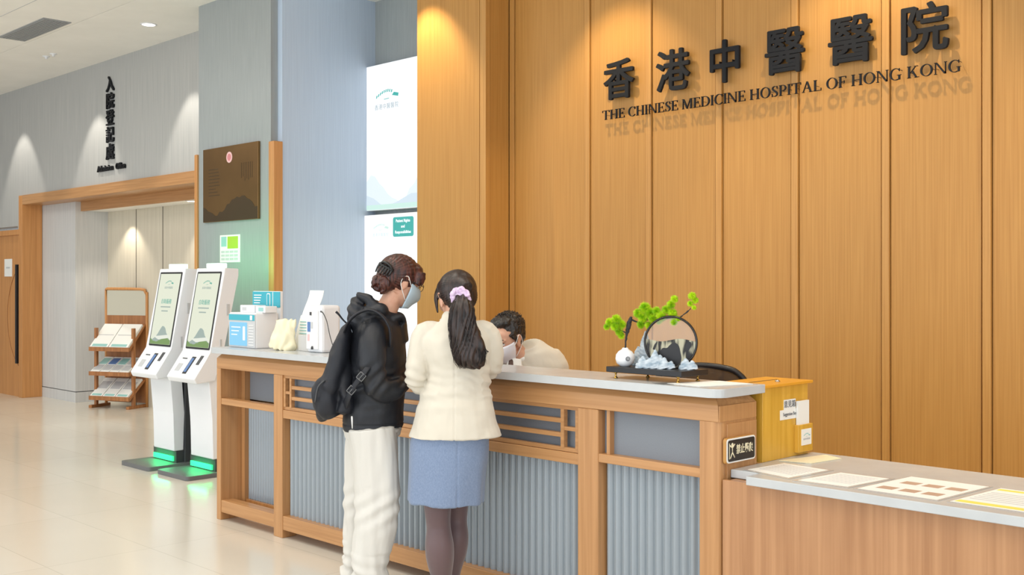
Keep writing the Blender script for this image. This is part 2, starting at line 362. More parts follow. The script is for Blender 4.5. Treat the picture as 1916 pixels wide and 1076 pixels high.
# serif capitals, drawn as strokes in a unit-high cell: R rectangle, Q quadrilateral, O oval ring arc
TK, TN, SF = 0.135, 0.05, 0.045
def R_(x0, z0, x1, z1): return [[(x0, z0), (x1, z0), (x1, z1), (x0, z1)]]
def stem(x, w=TK, z0=0, z1=1, foot=True, head=True):
    p = R_(x, z0, x+w, z1)
    if foot: p += R_(x-0.07, z0, x+w+0.07, z0+SF)
    if head: p += R_(x-0.07, z1-SF, x+w+0.07, z1)
    return p
def diag(x0, z0, x1, z1, w): return [[(x0, z0), (x0+w, z0), (x1+w, z1), (x1, z1)]]
def arc(cx, cz, rx, rz, a0, a1, wx=TK, wz=TN, n=20):
    out = []
    for i in range(n):
        p = []
        for k in (i, i+1):
            a = math.radians(a0+(a1-a0)*k/n); p.append(((cx+rx*math.cos(a), cz+rz*math.sin(a)), (cx+(rx-wx)*math.cos(a), cz+(rz-wz)*math.sin(a))))
        out.append([p[0][0], p[1][0], p[1][1], p[0][1]])
    return out
def glyph(c):
    if c == 'T': return stem(0.33, head=False)+R_(0, 1-SF, 0.8, 1)+R_(0, 0.78, 0.035, 1)+R_(0.765, 0.78, 0.8, 1), 0.8
    if c == 'H': return stem(0.07)+stem(0.66)+R_(0.2, 0.48, 0.66, 0.53), 0.87
    if c == 'I': return stem(0.07), 0.275
    if c == 'E': return stem(0.07)+R_(0.2, 1-SF, 0.62, 1)+R_(0.2, 0, 0.66, SF)+R_(0.2, 0.49, 0.48, 0.535)+R_(0.585, 0.8, 0.62, 1)+R_(0.63, 0, 0.665, 0.22)+R_(0.455, 0.4, 0.485, 0.62), 0.67
    if c == 'F': return stem(0.07)+R_(0.2, 1-SF, 0.6, 1)+R_(0.2, 0.49, 0.46, 0.535)+R_(0.565, 0.8, 0.6, 1)+R_(0.44, 0.4, 0.47, 0.62), 0.6
    if c == 'L': return stem(0.07)+R_(0.2, 0, 0.64, SF)+R_(0.61, 0, 0.645, 0.24), 0.65
    if c == 'N': return stem(0.08, TN)+diag(0.72, 0, 0.08, 1, TK)+stem(0.79, TN, foot=False)+R_(0.79, 0, 0.84, 0.2), 0.92
    if c == 'M': return stem(0.08, TN)+diag(0.46, 0, 0.08, 1, TK)+diag(0.48, 0, 0.82, 1, TN)+stem(0.85), 1.06
    if c == 'A': return diag(0.07, 0, 0.4, 1, TN)+diag(0.68, 0, 0.36, 1, TK)+R_(0.2, 0.33, 0.66, 0.375)+R_(0, 0, 0.22, SF)+R_(0.6, 0, 0.9, SF), 0.88
    if c == 'K': return stem(0.07)+diag(0.2, 0.42, 0.62, 1, TN)+diag(0.62, 0, 0.3, 0.6, TK)+R_(0.52, 1-SF, 0.8, 1)+R_(0.54, 0, 0.86, SF), 0.86
    if c == 'O': return arc(0.45, 0.5, 0.45, 0.52, 0, 360, n=32), 0.9
    if c == 'C': return arc(0.45, 0.5, 0.45, 0.52, 48, 312, n=26)+R_(0.71, 0.72, 0.745, 1.0)+R_(0.71, 0.08, 0.745, 0.2), 0.78
    if c == 'G': return arc(0.45, 0.5, 0.45, 0.52, 48, 300, n=26)+R_(0.71, 0.74, 0.745, 1.0)+R_(0.66, 0.03, 0.79, 0.42)+R_(0.56, 0.40, 0.88, 0.44), 0.88
    if c == 'D': return stem(0.07)+R_(0.2, 0, 0.4, SF)+R_(0.2, 1-SF, 0.4, 1)+arc(0.4, 0.5, 0.45, 0.5, -90, 90, n=18), 0.86
    if c == 'P': return stem(0.07)+R_(0.2, 1-SF, 0.36, 1)+R_(0.2, 0.44, 0.36, 0.485)+arc(0.36, 0.72, 0.27, 0.28, -90, 90, 0.12, n=14), 0.64
    if c == 'S':
        P = [(0.5, 0.8, .03), (0.44, 0.93, .045), (0.28, 0.98, .05), (0.13, 0.88, .09), (0.12, 0.72, .12), (0.24, 0.58, .15), (0.4, 0.44, .15), (0.5, 0.3, .13), (0.47, 0.12, .09), (0.3, 0.025, .05), (0.13, 0.07, .045), (0.06, 0.24, .03)]
        Q = cat_rom(P, 3); out = []; e = []
        for i, q in enumerate(Q):
            a = Q[max(i-1, 0)]; b = Q[min(i+1, len(Q)-1)]; d = Vector((b[0]-a[0], b[1]-a[1])).normalized()*q[2]/2
            e.append(((q[0]-d.y, q[1]+d.x), (q[0]+d.y, q[1]-d.x)))
        for a, b in zip(e, e[1:]): out.append([a[0], b[0], b[1], a[1]])
        return out+R_(0.485, 0.72, 0.515, 1.0)+R_(0.045, 0, 0.075, 0.3), 0.58
en = empty('hospital_name_capitals', (-3.84, 6.0, 2.705)); tag(en, 'line of small black English serif capitals under the Chinese name on the wood wall', 'sign lettering')
cap = 0.066; line = 'THE CHINESE MEDICINE HOSPITAL OF HONG KONG'
wid = 0
for c in line: wid += 0.34 if c == ' ' else glyph(c)[1]+0.10
k = (5.105-2.52)/wid; cx = -5.105+3.84
for c in line:
    if c == ' ': cx += 0.34*k; continue
    polys, adv = glyph(c); bm = bmesh.new()
    for p in polys: prism(bm, [(cx+x*k, z*cap) for x, z in p], -0.016, -0.006)
    px_ = cx+k*sum(p[0] for p in polys[0])/len(polys[0]); pz_ = cap*sum(p[1] for p in polys[0])/len(polys[0]); bx(bm, px_-0.0012, px_+0.0012, -0.006, 0.035, pz_-0.001, pz_+0.001)
    mesh_from('letter', bm, M['sign_black'], en); cx += (adv+0.10)*k
ad = empty('admission_office_characters', (-12.37, WY-0.001, 3.3)); tag(ad, 'column of five black Chinese characters high on the grey wall', 'sign lettering')
for i, ch in enumerate('入院登記處'):
    o = thick_text('character', ch, 0.195, M['sign_black'], ad, TR((0, -0.012, 0.545-i*0.198)), 0.004, 0.02, 1.08)
ao = empty('admission_office_words', (-12.37, WY-0.001, 3.07)); tag(ao, 'small black English words below the character column on the grey wall', 'sign lettering')
text('word', 'Admission', 0.098, M['sign_black'], ao, TR((-0.13, -0.012, -0.19)), bold=0.002, depth=0.02)
text('word', 'Office', 0.098, M['sign_black'], ao, TR((0.27, -0.012, -0.19)), bold=0.002, depth=0.02)

# the hospital's emblem: a row of short roof strokes over a line of characters; T maps its x-z plane
def emblem(parent, T, w, m_a, m_b, words=True, y=-0.002):
    bm = bmesh.new()
    for i in range(9):
        u = -0.42+i*0.075; z = 0.10*math.cos(u*4.2)+0.02; prism(bm, [((u)*w, (z)*w), ((u+0.035)*w, (z)*w), ((u+0.055)*w, (z+0.07)*w), ((u+0.02)*w, (z+0.07)*w)], y, 0, T)
    prism(bm, [(0.22*w, 0.02*w), (0.46*w, -0.03*w), (0.48*w, 0.05*w), (0.30*w, 0.09*w)], y, 0, T)
    prism(bm, [(-0.1*w, -0.06*w), (0.1*w, -0.05*w), (0.1*w, -0.035*w), (-0.1*w, -0.045*w)], y, 0, T)
    mesh_from('emblem', bm, m_a, parent)
    if words: text('lettering', '香港中醫醫院', 0.15*w, m_b, parent, T @ TR((0, y/2, -0.24*w)), depth=0.001, spacing=1.15)
def skyline(name, parent, T, x0, x1, z0, h, m, seed, y=-0.002, n=22, flat=0.5):
    rnd = random.Random(seed); pts = [(x0, z0)]
    for i in range(n+1):
        u = i/n; z = h*(flat+0.3*math.sin(u*7+seed)+0.14*rnd.random()); pts.append((x0+(x1-x0)*u, z0+max(z, 0.02)))
    pts.append((x1, z0)); bm = bmesh.new(); prism(bm, pts, y, 0, T); mesh_from(name, bm, m, parent)

# plaque and poster on the pillar
pl = empty('bronze_plaque', (-8.83, 5.2, 2.44)); tag(pl, 'bronze commemorative plaque with pink seal on the pillar', 'plaque')
box('plate', -0.475, 0.475, -0.025, -0.001, -0.34, 0.34, M['bronze'], pl, 0.003)
bm = bmesh.new(); lathe(bm, [(0.05, 0), (0.05, 0.004)], 24, TR((0, -0.025, 0.235)) @ RX(90)); mesh_from('seal', bm, M['pink'], pl)
bm = bmesh.new(); lathe(bm, [(0.032, 0.003), (0.032, 0.005)], 24, TR((0, -0.025, 0.235)) @ RX(90)); mesh_from('seal_centre', bm, mat('seal_red', lin(210, 130, 135), 0.4), pl)
skyline('dark_hill_shape', pl, Matrix(), -0.47, 0.47, -0.335, 0.24, M['bronze_dark'], 3, -0.0265)  # thin dark hill-shaped piece across the lower part of the plate
bm = bmesh.new(); b2 = bmesh.new(); rnd = random.Random(5)
for i in range(9): bx(bm, -0.37, -0.37+0.2*(0.6+0.4*rnd.random()), -0.0262, -0.025, 0.14-i*0.03, 0.146-i*0.03)
for i in range(7): bx(b2, 0.2+i*0.03, 0.206+i*0.03, -0.0262, -0.025, 0.0+0.05*rnd.random(), 0.17)
mesh_from('etched_text', bm, M['bronze_dark'], pl); mesh_from('etched_text', b2, M['bronze_dark'], pl)
ps = empty('wall_poster', (-8.86, 5.2, 1.85)); tag(ps, 'small white and lime green information sheet on the pillar below the plaque', 'poster')
box('sheet', -0.175, 0.175, -0.004, 0, -0.125, 0.125, M['paper'], ps)
box('lime_block', -0.04, 0.14, -0.006, -0.004, 0.0, 0.11, M['green_print'], ps); box('grey_block', -0.15, -0.06, -0.006, -0.004, 0.02, 0.11, M['teal_dim'], ps)
bm = bmesh.new()
for r in range(3):
    for c in range(4): bx(bm, -0.15+c*0.075, -0.09+c*0.075, -0.006, -0.004, -0.105+r*0.033, -0.085+r*0.033)
mesh_from('print', bm, M['light_grey_print'], ps)

# lit display panels in the alcove
lp = empty('upper_light_panel', (-7.55, 6.28, 2.2)); tag(lp, 'tall lit white display panel with pale emblem and skyline, high beside the wood wall', 'display panel')
box('housing', -0.57, 0.57, -0.10, -0.03, 0.0, 1.33, M['white'], lp, 0.004)
box('lit_face', -0.565, 0.565, -0.104, -0.10, 0.005, 1.325, M['lit_white'], lp)
E = TR((-0.27, -0.105, 1.02)); emblem(lp, E, 0.36, M['lit_teal'], M['lit_greyp'])
skyline('skyline', lp, TR((0, -0.105, 0)), -0.56, 0.3, 0.02, 0.40, M['lit_pale'], 1, -0.001, 14, 0.35)
skyline('near_skyline', lp, TR((0, -0.1065, 0)), -0.56, 0.3, 0.02, 0.16, M['lit_pale2'], 2, -0.001, 8, 0.35)
box('green_band', -0.56, 0.56, -0.109, -0.108, 0.006, 0.05, M['lit_mint'], lp)
ll = empty('lower_light_panel', (-7.55, 6.28, 0.15)); tag(ll, 'lit white display panel with teal patient rights badge, below the taller panel', 'display panel')
box('housing', -0.58, 0.57, -0.12, -0.03, 0.0, 2.01, M['white'], ll, 0.004)
box('lit_face', -0.575, 0.565, -0.124, -0.12, 0.005, 2.005, M['lit_white'], ll)
emblem(ll, TR((-0.33, -0.125, 1.88)), 0.24, M['lit_mint'], M['lit_pale2'])
bm = bmesh.new(); prism(bm, rrect(-0.15, 0.135, 1.80, 1.975, 0.02), -0.127, -0.124); bd = mesh_from('badge', bm, M['lit_teal'], ll)
for i, s_ in enumerate(('Patient Rights', 'and', 'Responsibilities')): text('badge_text', s_, 0.036, M['lit_white'], bd, TR((-0.008, -0.1285, 1.94-i*0.05)), bold=0.0008)
# ------------------------------------------------------------------ reception counter
FY = 3.68                                   # its front plane
rc = empty('reception_counter', (-4.45, 3.85, 0)); tag(rc, 'long high wood framed reception counter with fluted grey lower panels', 'reception counter')
def L(name, x0, x1, y0, y1, z0, z1, m, bev=0.0, parent=None): return box(name, x0+4.45, x1+4.45, y0-3.85, y1-3.85, z0, z1, M[m], parent or rc, bev)
XL, XR = -6.44, -2.53
# frieze with a chamfered upper edge
bm = bmesh.new()
for (z, o) in ((0.985, 0.0), (1.045, 0.0), (1.082, -0.03)): pass
sec = [(0, 0.985), (0, 1.052), (0.028, 1.085), (0.25, 1.085), (0.275, 1.052), (0.275, 0.985)]
v0 = [bm.verts.new((XL+4.45+(0.03 if z > 1.06 else 0), FY-3.85+y, z)) for y, z in sec]; v1 = [bm.verts.new((XR+4.45-(0.03 if z > 1.06 else 0), FY-3.85+y, z)) for y, z in sec]
bm.faces.new(v0); bm.faces.new(v1[::-1])
for i in range(6): bm.faces.new((v0[i], v1[i], v1[(i+1) % 6], v0[(i+1) % 6]))
mesh_from('frieze', bm, M['wood_h'], rc, bev=0.003)
# posts
L('post', XL, XL+0.05, FY, FY+0.275, 0, 0.985, 'wood_v', 0.003)
L('post', -5.765, -5.67, FY, FY+0.10, 0, 0.985, 'wood_v', 0.004)
L('post', -3.285, -3.165, FY, FY+0.10, 0, 0.985, 'wood_v', 0.006)
bm = bmesh.new(); pts = rrect(XR-0.09, XR, FY, FY+0.275, 0.035, 5, (1, 0, 0, 0))
a = [bm.verts.new((x+4.45, y-3.85, 0)) for x, y in pts]; b = [bm.verts.new((x+4.45, y-3.85, 0.985)) for x, y in pts]
bm.faces.new(a); bm.faces.new(b[::-1])
for i in range(len(pts)): bm.faces.new((a[i], b[i], b[(i+1) % len(pts)], a[(i+1) % len(pts)]))
mesh_from('end_post', bm, M['wood_v'], rc)
L('frieze_return', XR-0.001, XR+0.004, FY+0.004, FY+0.270, 0.986, 1.05, 'wood_v')
# seam between post and end panel, thin raised end panel
L('end_panel', XR-0.002, XR+0.006, FY+0.055, FY+0.270, 0.0, 0.975, 'wood_v', 0.002)
# rails
L('rail', XL+0.05, -5.765, FY+0.004, FY+0.06, 0.752, 0.792, 'wood_h', 0.003)
L('rail', XL+0.05, -5.765, FY+0.004, FY+0.09, 0.05, 0.13, 'wood_h', 0.003)
L('rail', -5.67, -3.285, FY+0.004, FY+0.06, 0.725, 0.775, 'wood_h', 0.003)
L('rail', -5.67, -3.285, FY+0.004, FY+0.09, 0.05, 0.135, 'wood_h', 0.003)
L('rail', -3.165, XR-0.09, FY+0.004, FY+0.06, 0.752, 0.79, 'wood_h', 0.003)
L('rail', -3.165, XR-0.09, FY+0.004, FY+0.09, 0.05, 0.135, 'wood_h', 0.003)
# lattice in the middle bay
bm = bmesh.new()
def lb(x0, x1, z0, z1, y=0.010): bx(bm, x0+4.45, x1+4.45, FY-3.85+y, FY-3.85+y+0.025, z0, z1)
lb(-5.67, -3.285, 0.968, 0.985, 0.012); lb(-5.67, -3.285, 0.777, 0.795, 0.012)
for xa, xb in ((-5.60, -3.395),):
    lb(xa, xb, 0.905, 0.925); lb(xa, xb, 0.84, 0.86)
for x in (-5.668, -5.605, -3.395, -3.305): lb(x, x+0.02, 0.795, 0.968, 0.008)
lb(-5.65, -5.605, 0.873, 0.89); lb(-3.375, -3.305, 0.873, 0.89)
mesh_from('lattice', bm, M['wood_h'], rc)
# back panels
L('fabric_panel', XL+0.05, -5.765, FY+0.19, FY+0.20, 0.775, 0.985, 'fabric_grey')
L('fabric_panel', -5.67, -3.285, FY+0.055, FY+0.065, 0.75, 0.985, 'fabric_grey')
L('fabric_panel', -3.165, XR-0.09, FY+0.05, FY+0.06, 0.77, 0.985, 'fabric_grey')
L('inner_stile', -6.385, -6.345, FY+0.15, FY+0.19, 0.05, 0.985, 'wood_v')
L('inner_stile', -3.13, -3.112, FY+0.02, FY+0.05, 0.79, 0.985, 'wood_v')
def ribs(x0, x1, y, z0, z1, pitch, amp):
    bm = bmesh.new(); n = int((x1-x0)/pitch*12); prev = None
    for i in range(n+1):
        x = x0+(x1-x0)*i/n; yy = y+amp*(1-2*abs(math.sin(math.pi*(x-x0)/pitch)))
        c = (bm.verts.new((x+4.45, yy-3.85, z0)), bm.verts.new((x+4.45, yy-3.85, z1)))
        if prev: f = bm.faces.new((prev[0], c[0], c[1], prev[1])); f.smooth = True
        prev = c
    bx(bm, x0+4.45, x1+4.45, y+amp-3.85+0.002, y+amp-3.85+0.01, z0, z1)
    o = mesh_from('fluted_panel', bm, M['ribbed'], rc)
ribs(XL+0.05, -5.765, FY+0.185, 0.12, 0.755, 0.030, 0.005)
ribs(-5.67, -3.285, FY+0.055, 0.13, 0.73, 0.045, 0.011)
ribs(-3.165, XR-0.09, FY+0.055, 0.13, 0.755, 0.045, 0.011)
L('kick_board', XL+0.05, XR-0.05, FY+0.16, FY+0.18, 0, 0.12, 'portal_wood')
L('back_board', XL+0.05, XR-0.02, FY+0.255, FY+0.275, 0.0, 0.985, 'wood_v')
# stone worktop on it
def slab(name, x0, x1, y0, y1, z0, z1, r, corners, label, cat):
    t = bmesh.new(); pts = rrect(x0, x1, y0, y1, r, 6, corners)
    a = [t.verts.new((x, y, z0)) for x, y in pts]; b = [t.verts.new((x, y, z1)) for x, y in pts]
    t.faces.new(a); t.faces.new(b[::-1]); n = len(pts)
    for i in range(n): t.faces.new((a[i], b[i], b[(i+1) % n], a[(i+1) % n]))
    o = mesh_from(name, t, M['worktop'], None, bev=0.003); tag(o, label, cat); return o
slab('high_worktop', -6.47, -2.495, 3.635, 3.97, 1.086, 1.122, 0.05, (1, 0, 0, 1), 'long light grey stone worktop on the high counter', 'worktop')
# lower writing counter to the right
lc = empty('low_counter', (-1.2, 4.0, 0)); tag(lc, 'low writing counter with plain brown wood front, joined to the end of the high one', 'counter')
for i, (a, b) in enumerate(((-2.524, -1.29), (-1.286, -0.1), (-0.096, 1.0))): box('front_panel', a+1.2, b+1.2, -0.30, -0.28, 0, 0.755, M['panel_wood'], lc, 0.002)
box('carcass', -1.3, 2.2, -0.278, 0.34, 0.02, 0.755, M['panel_wood'], lc)
bm = bmesh.new(); t_ = slab('low_worktop', -2.385, 1.05, 3.655, 4.395, 0.757, 0.791, 0.01, (0, 0, 0, 0), 'light grey stone worktop of the low counter, papers laid on it', 'worktop')
slab('worktop_filler', -2.522, -2.387, 3.755, 4.395, 0.757, 0.7905, 0.004, (0, 0, 0, 0), 'short stone piece filling the gap between low worktop and high counter end', 'worktop')
bm.free()
# no climbing sign on the end panel (faces +x)
ns = empty('no_climbing_sign', (XR+0.006, 3.80, 0.868)); tag(ns, 'small black plate with white border and Chinese warning on the counter end', 'sign')
bm = bmesh.new(); prism(bm, rrect(-0.095, 0.115, -0.052, 0.052, 0.014), 0, 0.014, RZ(90) @ Matrix.Scale(-1, 4, (0, 1, 0))); mesh_from('backing', bm, M['strip_wood'], ns)
Tn = TR((0.014, 0, 0)) @ RZ(90)
def signpiece(name, pts, d0, d1, m): bm = bmesh.new(); prism(bm, pts, -d1, -d0, Tn); return mesh_from(name, bm, m, ns)
signpiece('border', rrect(-0.092, 0.112, -0.049, 0.049, 0.013), 0, 0.003, M['paper'])
pt_ = signpiece('plate', rrect(-0.086, 0.106, -0.043, 0.043, 0.010), 0.003, 0.0045, M['black'])
text('lettering', '禁止攀爬', 0.041, M['cream_paper'], ns, Tn @ TR((0.031, -0.0052, 0)), bold=0.0006, sx=0.74)
bm = bmesh.new()
ell(bm, (-0.058, -0.0055, 0.024), (0.008, 0.001, 0.008), Tn)
for a, b in (((-0.058, 0.02), (-0.058, -0.006)), ((-0.058, 0.012), (-0.078, 0.024)), ((-0.058, 0.012), (-0.04, 0.026)), ((-0.058, -0.006), (-0.072, -0.03)), ((-0.058, -0.006), (-0.042, -0.028))):
    tube(bm, [(a[0], -0.0055, a[1], 0.003, 0.001), (b[0], -0.0055, b[1], 0.003, 0.001)], 8, per=1, T=Tn)
bx(bm, -0.08, -0.077, -0.006, -0.005, -0.032, 0.032, 0, Tn)
mesh_from('climber_symbol', bm, M['cream_paper'], ns)
# suggestion box (front faces +x)
sb = empty('suggestion_box', (-2.516, 3.982, 0.791), 0); tag(sb, 'honey coloured wooden suggestion box with slotted lid on the low counter', 'suggestion box')
D, Wd, Hh = 0.21, 0.365, 0.312
box('body', -D, 0, 0.0, Wd, 0.0, Hh, M['box_wood'], sb, 0.002)
bm = bmesh.new(); bx(bm, -D-0.012, 0.018, -0.012, Wd+0.015, Hh, Hh+0.012); o = mesh_from('lid', bm, mat('orange_varnished_lid', lin(226, 160, 48), 0.3), sb, bev=0.002)
box('slot', -0.115, -0.107, 0.07, 0.29, Hh+0.0118, Hh+0.0128, M['seam'], o); 
bm = bmesh.new(); lathe(bm, [(0.011, 0), (0.011, 0.005), (0.006, 0.008)], 16, TR((-0.045, 0.19, Hh+0.012))); mesh_from('lock', bm, M['chrome'], o)
box('pocket', 0.0, 0.022, 0.25, 0.37, 0.015, 0.135, M['box_wood'], sb, 0.002)
box('label', 0.0, 0.0015, 0.165, 0.26, 0.205, 0.25, M['paper'], sb); box('label', 0.0, 0.0018, 0.135, 0.27, 0.165, 0.207, M['paper'], sb)
Tb = RZ(90)
text('label_text', '意見箱', 0.032, M['grey_print'], sb, Tb @ TR((0.212, -0.0026, 0.228)), depth=0.0008)
text('label_text', 'Suggestion Box', 0.021, M['grey_print'], sb, Tb @ TR((0.212, -0.003, 0.187)), depth=0.0008, sx=0.85)
box('pocket_label', 0.022, 0.0235, 0.272, 0.355, 0.045, 0.115, M['paper'], sb)
emblem(sb, Tb @ TR((0.315, -0.0236, 0.085)), 0.06, M['teal_dim'], M['light_grey_print'], y=-0.0008)
fs = box('comment_forms', 0.003, 0.014, 0.262, 0.352, 0.05, 0.238, M['paper'])
fs.location = (-2.516, 3.982, 0.791); tag(fs, 'stack of white comment forms standing in the pocket of the suggestion box', 'forms')
# papers on the low counter
def sheet(name, pts, m, label, z=0.7915, group=None, th=0.001, sleeve=True):
    t = bmesh.new(); a = [t.verts.new((x, y, z)) for x, y in pts]; b = [t.verts.new((x, y, z+th)) for x, y in pts]
    t.faces.new(a); t.faces.new(b[::-1])
    for i in range(len(pts)): t.faces.new((a[i], b[i], b[(i+1) % len(pts)], a[(i+1) % len(pts)]))
    o = mesh_from(name, t, m); tag(o, label, 'paper', group); return o
def inner(pts, m, par, k=0.9, z=0.7928, name='page'):
    cx = sum(p[0] for p in pts)/len(pts); cy = sum(p[1] for p in pts)/len(pts)
    t = bmesh.new(); q = [(cx+(x-cx)*k, cy+(y-cy)*k) for x, y in pts]
    a = [t.verts.new((x, y, z)) for x, y in q]; b = [t.verts.new((x, y, z+0.0006)) for x, y in q]
    t.faces.new(a); t.faces.new(b[::-1])
    for i in range(len(q)): t.faces.new((a[i], b[i], b[(i+1) % len(q)], a[(i+1) % len(q)]))
    mesh_from(name, t, m, par)
def rows(pts, cells, m, par, z=0.7936, name='print'):
    """cells in the unit square of the sheet (corners in order)"""
    p00, p10, p11, p01 = [Vector(p) for p in pts]; t = bmesh.new()
    for u0, u1, v0, v1 in cells:
        q = [p00*(1-u)*(1-v)+p10*u*(1-v)+p11*u*v+p01*(1-u)*v for u, v in ((u0, v0), (u1, v0), (u1, v1), (u0, v1))]
        a = [t.verts.new((x, y, z)) for x, y in q]; b = [t.verts.new((x, y, z+0.0004)) for x, y in q]
        t.faces.new(a); t.faces.new(b[::-1])
        for i in range(4): t.faces.new((a[i], b[i], b[(i+1) % 4], a[(i+1) % 4]))
    mesh_from(name, t, m, par)
def low(P): return [(x*1.02, y*1.02) for x, y in P]
P1 = low([(-2.43, 3.70), (-2.19, 3.645), (-2.165, 3.94), (-2.405, 3.965)]); o = sheet('document_sleeve', P1, M['plastic_sleeve'], 'glossy document sleeve lying closest to the high counter end'); inner(P1, M['paper'], o, 0.88)
rows(P1, [(0.15, 0.85, 0.8-0.07*i, 0.815-0.07*i) for i in range(9)], M['light_grey_print'], o)
P2 = low([(-2.165, 3.625), (-1.945, 3.64), (-1.91, 3.935), (-2.13, 3.925)]); o = sheet('document_sleeve', P2, M['plastic_sleeve'], 'document sleeve with blank looking page between the glossy one and the picture chart'); inner(P2, M['paper'], o, 0.88)
rows(P2, [(0.15, 0.85, 0.8-0.07*i, 0.812-0.07*i) for i in range(9)], M['light_grey_print'], o)
P3 = low([(-1.925, 3.64), (-1.615, 3.64), (-1.585, 4.03), (-1.895, 4.03)]); o = sheet('picture_chart', P3, M['plastic_sleeve'], 'white chart with two columns of small brown pictures on the low worktop'); inner(P3, M['paper'], o, 0.94)
for r, v in enumerate((0.18, 0.55)):
    for c_ in range(3): rows(P3, [(0.14+0.27*c_+0.03*r, 0.34+0.27*c_+0.03*r, v, v+0.14)], M['brown_print'], o, name='small_picture')
P4 = low([(-1.59, 3.65), (-1.28, 3.65), (-1.25, 4.03), (-1.56, 4.03)]); o = sheet('yellow_barred_sheet', P4, M['plastic_sleeve'], 'white sheet with yellow bars at the edge of the picture chart'); inner(P4, M['paper'], o, 0.95)
rows(P4, [(0.05, 0.95, 0.06, 0.16)], M['yellow'], o, name='yellow_bar'); rows(P4, [(0.05, 0.95, 0.84, 0.92)], M['yellow'], o, name='yellow_bar'); rows(P4, [(0.08, 0.9, 0.28+0.08*i, 0.30+0.08*i) for i in range(6)], M['light_grey_print'], o)
o = sheet('loose_cream_sheets', low([(-2.44, 3.985), (-2.31, 4.02), (-2.285, 4.22), (-2.38, 4.26)]), M['cream_paper'], 'loose cream sheets in front of the suggestion box on the low worktop', th=0.003)
# sheets on the right end of the high worktop
zz = 1.1225
o = sheet('white_leaflets', [(-2.80, 3.70), (-2.62, 3.68), (-2.53, 3.93), (-2.71, 3.95)], M['paper'], 'few white leaflets fanned on the end of the high worktop', zz, th=0.002)
sheet('dark_printed_card', [(-2.86, 3.675), (-2.79, 3.655), (-2.71, 3.77), (-2.79, 3.79)], M['mid_grey'], 'dark printed card under the white leaflets by the planter board', zz-0.0003, th=0.001)

# ------------------------------------------------------------------ miniature landscape ornament
ZT = 1.122
tb = empty('display_board', (-2.95, 3.80, ZT)); tag(tb, 'low black board on brass feet carrying the miniature landscape', 'display stand')
box('board', -0.205, 0.205, -0.075, 0.12, 0.028, 0.052, M['black'], tb, 0.002)
for x, y in ((-0.17, -0.05), (0.17, -0.05), (-0.10, 0.09), (0.17, 0.09)):
    bm = bmesh.new(); lathe(bm, [(0.009, 0), (0.009, 0.004), (0.004, 0.008), (0.004, 0.02), (0.008, 0.024), (0.008, 0.028)], 14, TR((x, y, 0))); mesh_from('foot', bm, M['brass'], tb)
ZB = ZT+0.052
vs = empty('bud_vase', (-3.095, 3.785, ZB)); tag(vs, 'small round white bud vase with grey round mark', 'vase')
bm = bmesh.new(); lathe(bm, [(0.018, 0), (0.022, 0.001), (0.038, 0.014), (0.0435, 0.034), (0.041, 0.052), (0.030, 0.067), (0.015, 0.076), (0.012, 0.083), (0.010, 0.082), (0.012, 0.072)], 32); mesh_from('body', bm, mat('white_ceramic', lin(242, 244, 248), 0.2), vs, True)
CAMD = -A0
bm = bmesh.new(); Tv = RZ(45.17+10) @ TR((0, -0.0425, 0.036)); lathe(bm, [(0.0105, 0), (0.0105, 0.0012)], 20, Tv @ RX(90)); mesh_from('round_mark', bm, M['grey_print'], vs)
text('mark_character', '福', 0.014, M['light_grey_print'], vs, Tv @ TR((0, -0.002, 0)), depth=0.0006)
# view-independent local frame: u runs along the counter's length seen from the hall, v up
OR = RZ(45.17)
def rock(name, loc, peaks, label, rz=0, seed=1):
    """a little ridge of grey-blue resin peaks"""
    t = bmesh.new()
    for (x, y, r, h) in peaks:
        n = 7
        pr = [(x+0.0012*math.sin(i*2.1+seed), y, h*i/n, r*(1-(i/n)**1.5)*0.98+0.004, r*0.62*(1-(i/n)**1.5)+0.004) for i in range(n+1)]
        tube(t, pr, 18, per=2)
    def wr(p, nn): return 0.0007*math.sin(p.z*420+6*math.sin(p.x*40+seed))*max(0, 1-abs(nn.z))+0.0008*fn(p, (60, 60, 60), seed)
    o = remeshed(name, t, M['rock'], None, 0.0022, 1, wr); o.location = loc; o.rotation_euler = (0, 0, rz); tag(o, label, 'ornament'); return o
M['rock'] = texture(mat('blue_grey_resin', lin(168, 184, 196), 0.5), scale=(30, 30, 60), c0=lin(140, 160, 176), c1=lin(200, 210, 218), lo=0.35, hi=0.65)
rz_ = math.radians(45.17)*0.35
rock('model_mountain', (-3.06, 3.885, ZB), [(0, 0, 0.040, 0.155), (-0.035, 0.0, 0.03, 0.085), (0.03, 0.0, 0.03, 0.09)], 'tall blue grey model mountain behind the white vase', rz_, 1)
rock('model_mountain', (-2.935, 3.775, ZB), [(-0.045, 0, 0.032, 0.052), (0.012, 0, 0.028, 0.082), (0.055, -0.004, 0.03, 0.05), (0.03, 0.01, 0.03, 0.06), (-0.015, 0, 0.03, 0.045), (0.085, 0, 0.018, 0.035)], 'low blue grey model mountain range in front of the black ring', rz_, 2)
rock('model_mountain', (-2.80, 3.83, ZB), [(0, 0, 0.028, 0.048), (0.028, 0, 0.026, 0.04)], 'smallest model mountain beside the foot of the black ring', rz_, 3)
